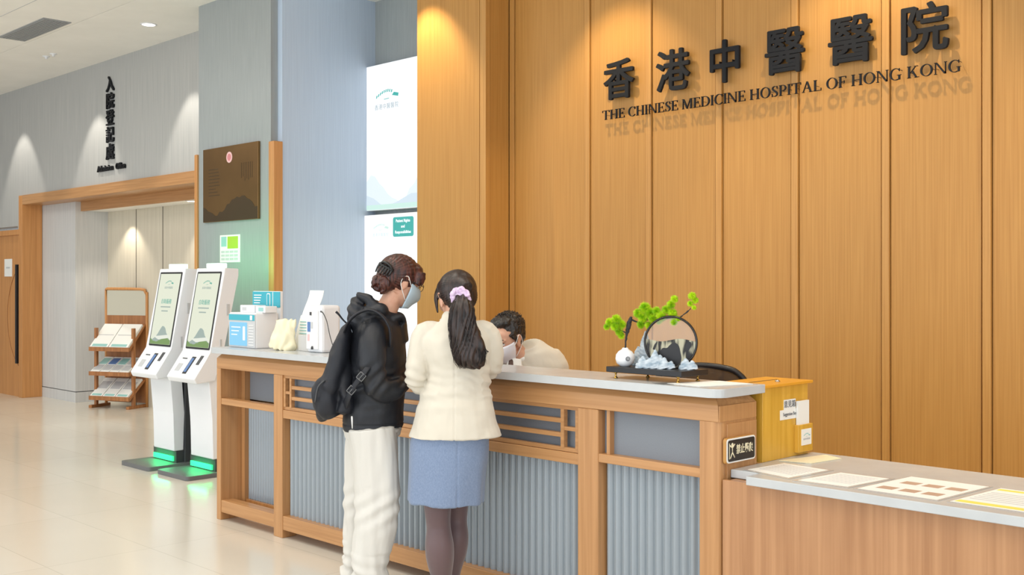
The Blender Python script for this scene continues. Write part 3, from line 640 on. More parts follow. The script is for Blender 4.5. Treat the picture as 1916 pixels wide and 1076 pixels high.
# ring with translucent ink painting
rg = empty('painted_ring_screen', (-2.89, 3.845, ZB+0.112), math.radians(30)); tag(rg, 'round black ring holding a clear disc with ink painted hills', 'ornament')
bm = bmesh.new(); tube(bm, [(0.112*math.cos(2*math.pi*i/56), 0, 0.112*math.sin(2*math.pi*i/56), 0.0055, 0.008) for i in range(56)], 10, per=1, closed=True); mesh_from('ring', bm, mat('glossy_black_lacquer', (0.012, 0.010, 0.009), 0.15), rg, True)
def clipdisc(zf, r, y0, y1, m, name, seg=48):
    t = bmesh.new(); pts = []
    for i in range(seg+1):
        a = -math.pi+math.pi*i/seg*1.0
        pts.append((r*math.cos(a), r*math.sin(a)))
    top = [(x, zf(x)) for x in [r*0.985-(2*r*0.985)*i/24 for i in range(25)] if abs(x) < r]
    top = [(x, min(z, math.sqrt(max(r*r-x*x, 0)))) for x, z in top]
    pts = [p for p in pts if True]+top[0:]
    prism(t, pts, y0, y1); return mesh_from(name, t, m, rg)
glass = mat('clear_film', (1, 1, 1), 0.05, alpha=0.13); glass.node_tree.nodes['Principled BSDF'].inputs['Base Color'].default_value = (0.8, 0.78, 0.75, 1)
bm = bmesh.new(); lathe(bm, [(0.108, -0.0006), (0.108, 0.0006)], 48, RX(90)); mesh_from('clear_disc', bm, glass, rg)
ink = mat('ink_wash_film', lin(170, 166, 140), 0.4)
texture(ink, scale=(34, 1, 9), detail=2, c0=lin(18, 16, 15), c1=lin(182, 178, 152), lo=0.44, hi=0.56)
clipdisc(lambda x: 0.010+0.006*math.sin(x*38), 0.108, -0.0018, -0.0008, ink, 'painted_hills')
def inkblot(pts, name='ink_peak'):
    t = bmesh.new(); prism(t, pts, -0.003, -0.002); mesh_from(name, t, M['black'], rg)
inkblot([(q[0], q[1]) for q in cat_rom([(-0.052, -0.085), (-0.048, -0.05), (-0.036, -0.026), (-0.016, -0.024), (-0.004, -0.012), (0.014, 0.0), (0.034, -0.012), (0.042, -0.04), (0.046, -0.075), (0.030, -0.100), (0.0, -0.105), (-0.03, -0.1)], 4)])
inkblot([(q[0], q[1]) for q in cat_rom([(-0.078, -0.03), (-0.070, -0.01), (-0.058, 0.002), (-0.062, -0.016), (-0.07, -0.036)], 4)], 'ink_stroke')
inkblot([(q[0], q[1]) for q in cat_rom([(0.062, -0.03), (0.066, -0.008), (0.084, 0.004), (0.090, -0.012), (0.078, -0.034)], 4)], 'ink_stroke')
# branch of the pine
br = empty('artificial_pine', (-3.095, 3.785, ZB+0.075)); tag(br, 'artificial bonsai pine with lime green needle clumps rising from the white vase', 'plant')
bark = texture(mat('dark_bark', (0.03, 0.028, 0.03), 0.8), scale=(200, 200, 200), bump=0.5)
IR = Matrix.Rotation(math.radians(45.17), 4, 'Z')     # branch spreads in the plane across the counter's diagonal
kp = 0.00237                                            # metres to one pixel-width of the study sketch
def bp_(px, py, d=0.0): return (math.cos(math.radians(45.17))*0, 0, 0)
def bl(px, py, d, r): return ((px-1165)*kp, d-0.6*max(0, px-1180)*kp, (663-py)*kp, r, r)
bm = bmesh.new()
tube(bm, [bl(1165.5, 664, 0, .0035), bl(1166, 650, 0, .004), bl(1168, 635, 0, .006), bl(1171, 622, 0, .011), bl(1173, 612, 0, .010), bl(1176, 602, 0, .006)], 10, T=IR)
tube(bm, [bl(1175, 606, 0, .004), bl(1190, 612, .01, .0035), bl(1208, 607, .02, .003), bl(1222, 612, .02, .003), bl(1240, 604, .02, .003), bl(1258, 602, .01, .0028), bl(1268, 595, 0, .0026), bl(1280, 583, 0, .0022)], 8, T=IR)
tube(bm, [bl(1169, 632, 0, .003), bl(1158, 628, -.005, .0022), bl(1146, 620, -.005, .002)], 8, T=IR)
def wrb(p, n): return 0.003*fn(p, (90, 90, 90), 3)
remeshed('trunk', bm, bark, br, 0.0016, 1, wrb)
needle = texture(mat('lime_pine_needles', lin(150, 200, 10), 0.6), scale=(40, 40, 40), c0=lin(150, 205, 10), c1=lin(205, 235, 30), lo=0.4, hi=0.6)
rnd = random.Random(11)
def clump(blobs):
    t = bmesh.new()
    for px, py, r in blobs:
        c = Vector(bl(px, py, rnd.uniform(-.01, .01), 0)[:3]); R = r*kp
        for i in range(int(420*(R/0.02)**1.4)+120):
            d = Vector((rnd.gauss(0, 1), rnd.gauss(0, 1), rnd.gauss(0, 1))).normalized(); s0 = c+d*R*rnd.uniform(0.1, 0.6); e = c+d*R*rnd.uniform(0.85, 1.1)
            e += Vector((rnd.uniform(-1, 1), rnd.uniform(-1, 1), rnd.uniform(-1, 1)))*R*0.12
            u = d.orthogonal().normalized()*0.0013; v = d.cross(u).normalized()*0.0013
            a = [t.verts.new(IR @ (s0+u)), t.verts.new(IR @ (s0-u*0.5+v)), t.verts.new(IR @ (s0-u*0.5-v))]; b = t.verts.new(IR @ e)
            for k in range(3): t.faces.new((a[k], a[(k+1) % 3], b))
        ell(t, c, (R*0.35,)*3, IR, u=10, v=8)
    mesh_from('needle_clump', t, needle, br)
clump([(1136, 612, 9), (1148, 606, 10), (1158, 616, 10), (1145, 620, 9), (1131, 621, 7), (1154, 630, 9), (1158, 638, 7)])
clump([(1188, 595, 10), (1200, 585, 12), (1210, 595, 12), (1197, 603, 11), (1214, 604, 10), (1194, 616, 9), (1207, 617, 8), (1220, 590, 9)])
clump([(1228, 600, 11), (1238, 588, 10), (1246, 578, 9), (1251, 568, 8), (1248, 594, 10), (1224, 608, 8), (1250, 610, 8), (1257, 604, 6)])
clump([(1280, 562, 8), (1286, 570, 7), (1277, 576, 6), (1283, 583, 5)])

# ------------------------------------------------------------------ equipment on the left end of the high worktop
tm = empty('registration_terminal', (-6.26, 3.775, ZT), 0); tag(tm, 'white desktop terminal with small lit blue screen and teal header', 'terminal')
box('body', -0.15, 0.17, -0.02, 0.15, 0, 0.228, M['white'], tm, 0.008)
box('front_plate', -0.15, 0.17, -0.024, -0.019, 0.005, 0.22, M['light_grey_print'], tm, 0.002)
box('header_label', -0.145, 0.165, -0.026, -0.024, 0.178, 0.215, M['teal'], tm)
box('header_print', 0.115, 0.14, -0.028, -0.026, 0.182, 0.211, M['paper'], tm)
s_ = box('screen', -0.135, 0.075, -0.027, -0.024, 0.015, 0.165, M['screen_blue'], tm)
for i in range(3): box('screen_print', -0.11, 0.0-0.02*i, -0.0285, -0.027, 0.13-i*0.024, 0.136-i*0.024, M['lit_white'], s_)
bm = bmesh.new(); prism(bm, rrect(0.03, 0.055, 0.05, 0.14, 0.006), -0.0285, -0.027); mesh_from('screen_print', bm, M['lit_white'], s_)
bm = bmesh.new()
for i in range(8): bx(bm, 0.095, 0.15, -0.026, -0.024, 0.02+i*0.018, 0.024+i*0.018)
mesh_from('key_row', bm, M['mid_grey'], tm) if False else mesh_from('key_row', bm, M['paper'], tm)
for i, (a, b, l) in enumerate(((-0.10, 0.07, 'small white carton on the terminal nearer the kiosks'), (0.09, 0.20, 'small white carton with teal window on the terminal nearer the people'))):
    o = box('small_carton', a, b, 0.03, 0.12, 0.228, 0.275 if i == 0 else 0.27, M['white'], None, 0.004); o.location = tm.location; o.rotation_euler = tm.rotation_euler; tag(o, l, 'carton')
    if i: box('window', a+0.035, b-0.02, 0.028, 0.03, 0.238, 0.262, M['teal_dim'], o)
    else: box('print', a+0.03, a+0.08, 0.028, 0.03, 0.24, 0.262, M['light_grey_print'], o)
# teal instruction board behind it
tp = empty('instruction_board', (-6.26, 3.945, ZT), 0); tag(tp, 'white board with teal instruction print standing behind the desktop terminal', 'board')
box('board', -0.17, 0.16, 0.0, 0.02, 0, 0.365, M['white'], tp, 0.003)
box('teal_print', -0.17, 0.16, -0.003, 0, 0.26, 0.362, M['teal'], tp)
for i in range(4): box('white_line', -0.15, -0.06-0.006*i, -0.005, -0.003, 0.335-0.017*i, 0.341-0.017*i, M['paper'], tp)
bm = bmesh.new(); prism(bm, rrect(0.005, 0.045, 0.268, 0.352, 0.012), -0.005, -0.003); prism(bm, rrect(0.075, 0.08, 0.262, 0.36, 0.001), -0.005, -0.003); mesh_from('white_outline', bm, M['paper'], tp)
bm = bmesh.new(); prism(bm, rrect(0.011, 0.039, 0.268, 0.346, 0.008), -0.0065, -0.005); mesh_from('outline_fill', bm, M['teal'], tp)
# crumpled cream bag
def crumple(amp, s, seed): return lambda p, n: amp*fn(p, (s, s, s), seed)
bm = bmesh.new(); tube(bm, [(0, 0, 0.0, 0.085, 0.05), (0.005, 0, 0.03, 0.10, 0.05), (0.02, 0, 0.10, 0.082, 0.035), (0.03, 0, 0.16, 0.075, 0.018), (0.03, 0, 0.19, 0.078, 0.008)], 20, per=4)
o = remeshed('crumpled_paper_bag', bm, M['cream_paper'], None, 0.006, 1, (lambda p, n: .008*fn(p, (30, 30, 14), 4)+.004*math.sin(p.x*90+8*fn(p, (9, 9, 9))))); o.location = (-5.86, 3.80, ZT+0.004); o.rotation_euler = (0, 0, math.radians(20)); tag(o, 'crumpled cream paper bag standing beside the desktop terminal', 'paper bag')
def curved_sheet(name, path, width, m, loc, rz, label, th=0.0015, cat='leaflet'):
    """sheet bent along a path in the local y-z plane"""
    t = bmesh.new(); Q = cat_rom(path, 5); rows_ = []
    for x, y, z in Q: rows_.append([t.verts.new((x-width/2, y, z)), t.verts.new((x+width/2, y, z)), t.verts.new((x+width/2, y+th, z)), t.verts.new((x-width/2, y+th, z))])
    for a, b in zip(rows_, rows_[1:]):
        for k in range(4): t.faces.new((a[k], a[(k+1) % 4], b[(k+1) % 4], b[k])).smooth = False
    t.faces.new(rows_[0]); t.faces.new(rows_[-1][::-1])
    o = mesh_from(name, t, m); o.location = loc; o.rotation_euler = (0, 0, rz); tag(o, label, cat); return o
o = curved_sheet('tall_curled_sheet', [(-0.05, 0, 0.0), (-0.03, 0.005, 0.12), (0.0, 0.01, 0.22), (0.05, 0.02, 0.32), (0.07, 0.02, 0.37)], 0.15, M['paper'], (-5.76, 3.925, ZT+0.003), 0, 'tall curled white sheet standing above the crumpled bag')
o = curved_sheet('printed_leaflet', [(-0.03, 0.0, 0.0), (-0.01, 0.01, 0.10), (0.03, 0.02, 0.215)], 0.12, M['paper'], (-5.775, 3.885, ZT+0.003), 0, 'printed leaflet leaning between the paper bag and the clear dispenser')
bm = bmesh.new()
for i in range(5): prism(bm, [(-0.03, 0.10+i*0.018), (0.045, 0.10+i*0.018), (0.045, 0.105+i*0.018), (-0.03, 0.105+i*0.018)], 0.007+i*0.0015, 0.0095+i*0.0015)
mesh_from('print', bm, M['teal_dim'], o)
o = box('grey_leaflet_holder', -0.06, 0.06, -0.01, 0.03, 0, 0.10, M['plastic_sleeve'], None, 0.004); o.location = (-5.675, 3.845, ZT); tag(o, 'low grey plastic leaflet holder at the foot of the curled sheet', 'holder')
# clear fronted dispenser
ds = empty('white_dispenser', (-5.525, 3.825, ZT), 0); tag(ds, 'upright white dispenser with printed clear front and thin cable', 'dispenser')
box('body', -0.08, 0.08, -0.015, 0.125, 0.0, 0.285, M['white'], ds, 0.018)
box('clear_front', -0.07, 0.05, -0.024, -0.013, 0.02, 0.255, mat('frosted_front', lin(236, 236, 236), 0.2), ds, 0.004)
box('blue_label', -0.055, -0.025, -0.026, -0.024, 0.125, 0.185, M['blue_print'], ds); box('grey_label', -0.02, 0.0, -0.026, -0.024, 0.145, 0.185, M['light_grey_print'], ds)
box('pink_label', -0.055, -0.035, -0.026, -0.024, 0.07, 0.11, M['pink'], ds)
box('latch', -0.025, -0.013, -0.032, -0.024, 0.225, 0.245, M['dark_grey'], ds, 0.002)
bm = bmesh.new(); tube(bm, [(0.07, -0.014, 0.25, .005), (0.08, -0.022, 0.248, .004), (0.10, -0.02, 0.24, .003), (0.11, 0, 0.19, .0025), (0.115, 0.02, 0.10, .0025), (0.12, 0.05, 0.01, .0025)], 8); mesh_from('cable', bm, M['dark_grey'], ds, True)
bm = bmesh.new(); lathe(bm, [(0.007, 0), (0.007, 0.012), (0.003, 0.02)], 12, TR((0.0, -0.03, 0.02))); mesh_from('tap', bm, M['dark_grey'], ds)

# ------------------------------------------------------------------ self service kiosks
def make_kiosk():
    k = empty('self_service_kiosk')      # origin at the floor under the front edge centre, faces -y
    bm = bmesh.new(); pts = rrect(-0.25, 0.25, 0.0, 0.44, 0.03, 5)
    a = [bm.verts.new((x, y, 0.0)) for x, y in pts]; b = [bm.verts.new((x, y, 0.035)) for x, y in pts]; n = len(pts)
    bm.faces.new(a); bm.faces.new(b[::-1])
    for i in range(n): bm.faces.new((a[i], b[i], b[(i+1) % n], a[(i+1) % n]))
    bp = mesh_from('base_plate', bm, M['mid_grey'], k, bev=0.004)
    box('foot_light', -0.18, 0.16, 0.262, 0.275, 0.045, 0.085, M['green_led'], bp)
    box('plinth', -0.2, 0.2, 0.275, 0.40, 0.035, 0.14, M['dark_grey'], k)
    box('spine', -0.17, 0.215, 0.345, 0.52, 0.0, 0.95, M['dark_grey'], k, 0.006)
    def shell(name, sec, w, m, w0=None):     # sec: (y, z) outline pushed across x
        t = bmesh.new(); a = [t.verts.new((w0 or -w, y, z)) for y, z in sec]; b = [t.verts.new((w, y, z)) for y, z in sec]; n = len(sec)
        t.faces.new(a); t.faces.new(b[::-1])
        for i in range(n): t.faces.new((a[i], b[i], b[(i+1) % n], a[(i+1) % n]))
        return mesh_from(name, t, m, k, bev=0.008)
    shell('column', [(0.25, 0.135), (0.34, 0.135), (0.345, 0.45), (0.32, 0.80), (0.21, 0.80), (0.245, 0.45)], 0.205, M['white'], -0.15)
    shell('housing', [(0.095, 0.745), (0.26, 0.76), (0.33, 0.98), (0.47, 1.60), (0.47, 1.655), (0.345, 1.66), (0.225, 0.985), (0.075, 0.785)], 0.225, M['white'])
    # tilted faces: lower ledge and upper screen
    def face_T(y0, z0, y1, z1): return TR((0, y0, z0)) @ RX(-math.degrees(math.atan2(y1-y0, z1-z0)))
    Ts = face_T(0.225, 0.985, 0.345, 1.66)
    t = bmesh.new(); prism(t, rrect(-0.19, 0.19, 0.02, 0.655, 0.01), -0.004, 0.002, Ts); mesh_from('bezel', t, M['black'], k)
    t = bmesh.new(); prism(t, [(-0.175, 0.035), (0.175, 0.035), (0.175, 0.64), (-0.175, 0.64)], -0.006, -0.004, Ts); sc = mesh_from('screen', t, M['screen'], k)
    skyline('screen_hills', sc, Ts @ TR((0, -0.006, 0)), -0.175, 0.175, 0.036, 0.17, M['screen_grey'], 4, -0.001, 12)
    skyline('screen_trees', sc, Ts @ TR((0, -0.007, 0)), -0.175, 0.175, 0.036, 0.07, M['screen_green'], 9, -0.001, 14)
    t = bmesh.new(); prism(t, [(-0.12, 0.10), (0.13, 0.12), (0.16, 0.095), (-0.03, 0.075)], -0.0095, -0.0085, Ts); mesh_from('screen_roof', t, M['screen_white'], sc)
    emblem(sc, Ts @ TR((0.0, -0.006, 0.555)), 0.15, M['screen_teal'], M['screen_grey'], y=-0.001)
    text('screen_text', '自助服務', 0.045, M['screen_teal'], sc, Ts @ TR((0.0, -0.007, 0.40)), depth=0.001)
    for i, (u0, u1) in enumerate(((-0.085, 0.085), (-0.06, 0.05))):
        t = bmesh.new(); prism(t, [(u0, 0.35-i*0.035), (u1, 0.35-i*0.035), (u1, 0.36-i*0.035), (u0, 0.36-i*0.035)], -0.007, -0.006, Ts); mesh_from('screen_line', t, M['screen_grey'], sc)
    Tl = face_T(0.075, 0.785, 0.225, 0.985)
    def lp_(name, x0, x1, z0, z1, m, d=0.004):
        t = bmesh.new(); prism(t, [(x0, z0), (x1, z0), (x1, z1), (x0, z1)], -d, 0.001, Tl); mesh_from(name, t, m, k)
    lp_('card_slot', -0.01, 0.045, 0.04, 0.20, M['black']); lp_('slot_light', 0.0, 0.035, 0.055, 0.185, M['blue_print'], 0.006)
    lp_('scanner', 0.11, 0.15, 0.13, 0.215, M['dark_grey']); lp_('coin_slot', -0.15, -0.08, 0.175, 0.183, M['dark_grey'])
    lp_('reader_plate', -0.16, -0.09, 0.06, 0.13, M['light_grey_print'], 0.002)
    box('status_light', -0.115, 0.115, 0.37, 0.43, 1.66, 1.70, M['kiosk_lamp'], k, 0.006)
    for z in (1.28, 1.0): box('side_lock', 0.225, 0.23, 0.36 if z > 1.2 else 0.30, 0.385 if z > 1.2 else 0.315, z, z+0.09, M['light_grey_print'], k)
    return k
kk = make_kiosk(); kk.location = (-8.05, 4.20, 0)
k2 = copy_tree(kk); k2.location = (-8.67, 4.19, 0)
tag(kk, 'white self service kiosk, the one whose base meets the counter end', 'kiosk', 'self service kiosks with tilted screens'); tag(k2, 'white self service kiosk, the one closer to the brochure rack', 'kiosk', 'self service kiosks with tilted screens')
# green status glow thrown by the lamps on the kiosks' backs
for x in (-8.05, -8.67):
    l = area('kiosk_back_glow', (x, 4.70, 1.69), (math.radians(100), 0, 0), 0.25, 0.06, 1.6, (0.12, 1.0, 0.35))
for kx in (-8.05, -8.67):
    l = area('kiosk_foot_glow', (kx, 4.43, 0.13), (0, 0, 0), 0.3, 0.03, 0.7, (0.02, 1.0, 0.28))

# ------------------------------------------------------------------ brochure rack
RKM = TR((-12.98, 6.035, 0)) @ RZ(25)
rk = empty('brochure_rack', (-12.98, 6.035, 0), math.radians(25)); tag(rk, 'three tier wooden brochure rack with rounded mirror topped back frame', 'rack')
bm = bmesh.new(); pth = [(0.31, 0.2, 0.0), (0.31, 0.2, 1.30), (0.305, 0.2, 1.38), (0.28, 0.2, 1.43), (0.22, 0.2, 1.455), (-0.24, 0.2, 1.46), (-0.30, 0.2, 1.458), (-0.31, 0.2, 1.44), (-0.31, 0.2, 1.30), (-0.31, 0.2, 0.0)]
tube(bm, [(*p, 0.018, 0.018) for p in pth], 8, ref=(0, 1, 0), per=2); mesh_from('back_frame', bm, M['portal_wood'], rk, False)
box('mirror', -0.295, 0.295, 0.195, 0.205, 1.13, 1.44, mat('pale_board', lin(200, 196, 178), 0.25), rk)
box('cross_board', -0.30, 0.30, 0.19, 0.21, 0.90, 1.13, M['rack_wood'], rk); box('lower_board', -0.30, 0.30, 0.192, 0.208, 0.05, 0.90, M['rack_wood'], rk)
for x in (-0.30, 0.26):
    box('upright', x, x+0.035, -0.03, 0.01, 0.02, 0.98, M['rack_wood'], rk, 0.003); box('skid', x-0.005, x+0.04, -0.12, 0.22, 0.0, 0.035, M['rack_wood'], rk, 0.003)
tiers = ((0.72, 0.30), (0.42, 0.18), (0.12, 0.22))
sh = []
for z, h in tiers:
    t = bmesh.new(); sec = [(-0.12, z), (-0.105, z-0.02), (0.19, z+h*0.95), (0.18, z+h)]
    a = [t.verts.new((-0.30, y, q)) for y, q in sec]; b = [t.verts.new((0.30, y, q)) for y, q in sec]
    t.faces.new(a); t.faces.new(b[::-1])
    for i in range(4): t.faces.new((a[i], b[i], b[(i+1) % 4], a[(i+1) % 4]))
    sf = mesh_from('shelf', t, M['rack_wood'], rk); box('lip', -0.30, 0.30, -0.125, -0.115, z-0.02, z+0.03, M['rack_wood'], sf)
def booklet(x, w, z, h, tier, cols, label, grp, n=0.03):
    ang = math.degrees(math.atan2(h, 0.30)); T = RKM @ TR((x, -0.105, z+0.014)) @ RX(ang)
    ln = math.hypot(0.30, h)*0.90
    o = box('brochure_stack', 0, w, 0, ln, 0.0, n, M['paper'], None, 0.002); o.matrix_world = T
    tag(o, label, 'brochures', grp)
    for (u0, u1, v0, v1, m) in cols: box('cover_print', w*u0, w*u1, ln*v0, ln*v1, n, n+0.0015, M[m], o)
booklet(-0.285, 0.275, 0.72, 0.30, 0, [(0.1, 0.9, 0.02, 0.12, 'teal_dim'), (0.1, 0.9, 0.5, 0.53, 'light_grey_print')], 'stack of cream magazines on the top tier, the one nearer the hall door', 'magazines on the top tier of the rack')
booklet(0.0, 0.285, 0.72, 0.30, 0, [(0.1, 0.9, 0.02, 0.12, 'teal_dim'), (0.1, 0.9, 0.5, 0.53, 'light_grey_print')], 'stack of cream magazines on the top tier, the one nearer the kiosks', 'magazines on the top tier of the rack')
nm = ('against the hall door end', 'second from the hall door end', 'third from the hall door end', 'against the kiosk end')
for i in range(4): booklet(-0.285+i*0.143, 0.135, 0.42, 0.18, 1, [(0.08, 0.92, 0.1, 0.45, 'light_grey_print'), (0.08, 0.92, 0.5, 0.9, ('teal_dim', 'blue_print', 'teal_dim', 'light_grey_print')[i])], 'leaflet stack on the middle tier, '+nm[i], 'leaflets on the middle tier of the rack', 0.02)
for i in range(3): booklet(-0.285+i*0.191, 0.18, 0.12, 0.22, 2, [(0.1, 0.9, 0.02, 0.12, 'teal_dim'), (0.1, 0.9, 0.4, 0.8, 'light_grey_print')], 'pale leaflet stack on the bottom tier, '+('hall door end', 'middle one', 'kiosk end')[i], 'leaflets on the bottom tier of the rack', 0.025)

# ------------------------------------------------------------------ office chairs behind the counter
def make_chair(name, loc, rz, top, wd):
    t = empty(name, loc, rz)      # faces -y
    bm = bmesh.new(); path = [(-wd/2+0.01, 0.24, 0.60), (-wd/2, 0.25, 0.80), (-wd/2+0.005, 0.26, top-0.12), (-wd/2+0.06, 0.265, top-0.04), (-wd/4, 0.27, top-0.012), (0, 0.275, top), (wd/4, 0.27, top-0.012), (wd/2-0.06, 0.265, top-0.04), (wd/2-0.005, 0.26, top-0.12), (wd/2, 0.25, 0.80), (wd/2-0.01, 0.24, 0.60), (0, 0.25, 0.58)]
    tube(bm, [(*p, 0.016, 0.02) for p in path], 10, per=3); mesh_from('back_frame', bm, M['black'], t, True)
    tt = bmesh.new(); R = []; n = 10
    for j in range(n+1):
        z = 0.60+(top-0.60)*j/n; hw = wd/2*(1.0 if z < top-0.13 else math.sqrt(max(0.0, 1-((z-top+0.13)/0.135)**2.6))); R.append([tt.verts.new((hw*(2*i/8-1), 0.245+0.03*(j/n)-0.03*(1-(2*i/8-1)**2)*0.6, z)) for i in range(9)])
    for a, b in zip(R, R[1:]):
        for i in range(8): tt.faces.new((a[i], a[i+1], b[i+1], b[i]))
    bmesh.ops.solidify(tt, geom=tt.faces[:], thickness=0.006)
    mesh_from('mesh_back', tt, M['mesh'], t, True)
    bm = bmesh.new(); tube(bm, [(0, -0.24, 0.47, 0.02, 0.01), (0, -0.22, 0.47, 0.22, 0.03), (0, 0, 0.465, 0.25, 0.035), (0, 0.2, 0.475, 0.23, 0.035), (0, 0.24, 0.48, 0.05, 0.015)], 20, ref=(0, 0, 1)); mesh_from('seat', bm, M['black'], t, True)
    bm = bmesh.new(); lathe(bm, [(0.03, 0.08), (0.03, 0.25), (0.02, 0.25), (0.02, 0.45)], 14); mesh_from('gas_lift', bm, M['dark_grey'], t)
    for i in range(5):
        a = math.radians(72*i+18); bm = bmesh.new(); tube(bm, [(0, 0, 0.10, 0.022, 0.02), (0.3*math.cos(a), 0.3*math.sin(a), 0.07, 0.014, 0.014)], 8, ref=(0, 0, 1), per=1); lg = mesh_from('leg', bm, M['black'], t)
        bm = bmesh.new(); tube(bm, [(0.3*math.cos(a)-0.015*math.sin(a), 0.3*math.sin(a)+0.015*math.cos(a), 0.03, 0.03, 0.03), (0.3*math.cos(a)+0.015*math.sin(a), 0.3*math.sin(a)-0.015*math.cos(a), 0.03, 0.03, 0.03)], 12, ref=(0, 0, 1), per=1); mesh_from('caster', bm, M['black'], lg)
    bm = bmesh.new(); tube(bm, [(0, 0.15, 0.44, .025, .012), (0, 0.27, 0.47, .025, .012), (0, 0.275, 0.62, .025, .012)], 8, ref=(1, 0, 0)); mesh_from('back_bracket', bm, M['black'], t)
    return t
M['mesh'] = texture(mat('brown_black_mesh', (0.05, 0.035, 0.028), 0.7, alpha=0.88), scale=(400, 400, 400), bump=0.2)
c1 = make_chair('office_chair', (-3.34, 4.64, 0), math.radians(28), 1.10, 0.52); tag(c1, 'empty black mesh office chair behind the planter board', 'office chair')
c2 = make_chair('office_chair', (-4.296, 4.436, 0), math.radians(45), 1.055, 0.46); tag(c2, 'black office chair the seated man uses', 'office chair')
# staff desk behind the ledge
sd = empty('staff_desk', (-3.6, 4.15, 0)); tag(sd, 'pale staff desk tucked behind the high counter', 'desk')
box('desk_top', -2.3, 1.05, -0.185, 0.03, 0.72, 0.75, M['worktop'], sd, 0.003)
for x in (-2.28, -0.95, 1.0): box('leg_panel', x, x+0.03, -0.17, 0.02, 0, 0.72, M['wood_v'], sd)
# ------------------------------------------------------------------ people
VR = math.radians(45.17)
def person(px0, s, label):
    t = (px0-958)/2050; c, si = math.cos(A0), math.sin(A0)
    x, y = s*(-c+t*si), s*(si+t*c)
    o = empty('person', (x, y, 0), VR); tag(o, label, 'person'); k = s/2050
    return o, (lambda px, py, d=0.0: ((px-px0)*k, d, H-(py-527)*k)), k
def cloth(amp, s, seed, folds=0.0, fdir=(0, 0, 1)):
    d = Vector(fdir)
    def f(p, n):
        v = amp*fn(p, s, seed)+amp*0.5*fn(p, tuple(q*2.3 for q in s), seed+3)
        if folds: v += folds*fn(p, (3, 3, 22), seed+7)
        return v
    return f
M['skin'] = texture(mat('skin', lin(214, 164, 138), 0.5), scale=(30, 30, 30), c0=lin(208, 156, 130), c1=lin(220, 172, 146)); M['skin'].node_tree.nodes['Principled BSDF'].inputs['Subsurface Weight'].default_value = 0.08
M['skin'].node_tree.nodes['Principled BSDF'].inputs['Subsurface Scale'].default_value = 0.01
def hair_mat(name, a, b): return texture(mat(name, a, 0.38, spec=0.5), scale=(120, 120, 14), detail=4, c0=a, c1=b, lo=0.35, hi=0.65, bump=0.5, dist=0.002)
M['hair_red'] = hair_mat('auburn_hair', lin(32, 16, 15), lin(92, 48, 38))
M['hair_dark'] = hair_mat('dark_brown_hair', lin(16, 11, 10), lin(56, 39, 33))
M['hair_black'] = hair_mat('black_hair', lin(16, 14, 14), lin(52, 46, 43))
M['jacket_black'] = texture(mat('black_nylon', lin(27, 30, 37), 0.5, spec=0.45), scale=(14, 14, 14), detail=5, bump=0.35, dist=0.01)
M['blazer'] = texture(mat('cream_wool_blazer', lin(214, 207, 192), 0.8, sheen=0.2), scale=(260, 260, 260), bump=0.12, dist=0.002)
M['pants_white'] = texture(mat('off_white_cotton', lin(215, 212, 205), 0.8), scale=(16, 16, 6), bump=0.25, dist=0.01)
M['skirt'] = texture(mat('blue_grey_wool', lin(112, 132, 168), 0.85, sheen=0.2), scale=(300, 300, 120), c0=lin(114, 132, 162), c1=lin(132, 149, 178), bump=0.15, dist=0.002)
M['tights'] = mat('sheer_dark_tights', lin(98, 76, 78), 0.5, sheen=0.4)
M['bag_black'] = texture(mat('black_canvas', lin(24, 27, 36), 0.6), scale=(14, 14, 14), bump=0.3, dist=0.008)
M['mask_blue'] = mat('pale_blue_mask', lin(186, 208, 222), 0.7); M['mask_white'] = mat('white_mask', lin(232, 232, 240), 0.7)
M['lavender'] = texture(mat('lavender_scrunchie', lin(214, 188, 220), 0.8), scale=(90, 90, 90), c0=lin(196, 166, 206), c1=lin(232, 212, 236))
M['lip'] = mat('lips', lin(178, 110, 100), 0.5); M['eye'] = mat('eye_white', lin(232, 228, 224), 0.3); M['iris'] = mat('iris', (0.015, 0.008, 0.005), 0.2)
M['shoe'] = mat('black_leather', (0.015, 0.015, 0.016), 0.35)

def head_shape(bm, T, k=1.0):
    """skull, face, nose, lips, jaw and ears of a head facing +x about its centre"""
    K = T @ Matrix.Scale(k, 4)
    ell(bm, (-0.012, 0, 0.022), (0.096, 0.076, 0.092), K, u=24, v=18)
    tube(bm, [(0.028, 0, 0.085, 0.03, 0.03), (0.030, 0, 0.05, 0.062, 0.062), (0.032, 0, 0.0, 0.063, 0.066), (0.030, 0, -0.04, 0.058, 0.060), (0.036, 0, -0.078, 0.045, 0.044), (0.050, 0, -0.108, 0.024, 0.026), (0.052, 0, -0.114, 0.008, 0.01)], 20, T=K)
    tube(bm, [(0.088, 0, 0.012, 0.007, 0.007), (0.100, 0, -0.015, 0.010, 0.008), (0.112, 0, -0.035, 0.012, 0.013), (0.100, 0, -0.046, 0.009, 0.015)], 10, T=K)      # nose
    ell(bm, (0.090, 0, -0.066), (0.011, 0.022, 0.006), K); ell(bm, (0.087, 0, -0.077), (0.010, 0.018, 0.007), K)                                                        # lips
    for s in (-1, 1):
        ell(bm, (0.078, 0.030*s, 0.018), (0.014, 0.024, 0.007), K)                                                                                                      # brow ridge
        ell(bm, (0.068, 0.036*s, -0.030), (0.02, 0.022, 0.02), K)                                                                                                       # cheek
        ell(bm, (0.002, 0.074*s, -0.012), (0.019, 0.008, 0.031), K, Matrix.Rotation(math.radians(-14), 3, 'Y')); ell(bm, (0.002, 0.074*s, -0.038), (0.010, 0.007, 0.012), K)
        tube(bm, [(-0.015+0.0, 0.080*s, -0.0, .004, .004), (-0.010, 0.086*s, 0.018, .004, .004), (0.008, 0.085*s, 0.020, .004, .004), (0.017, 0.080*s, 0.004, .0035, .0035)], 8, T=K)
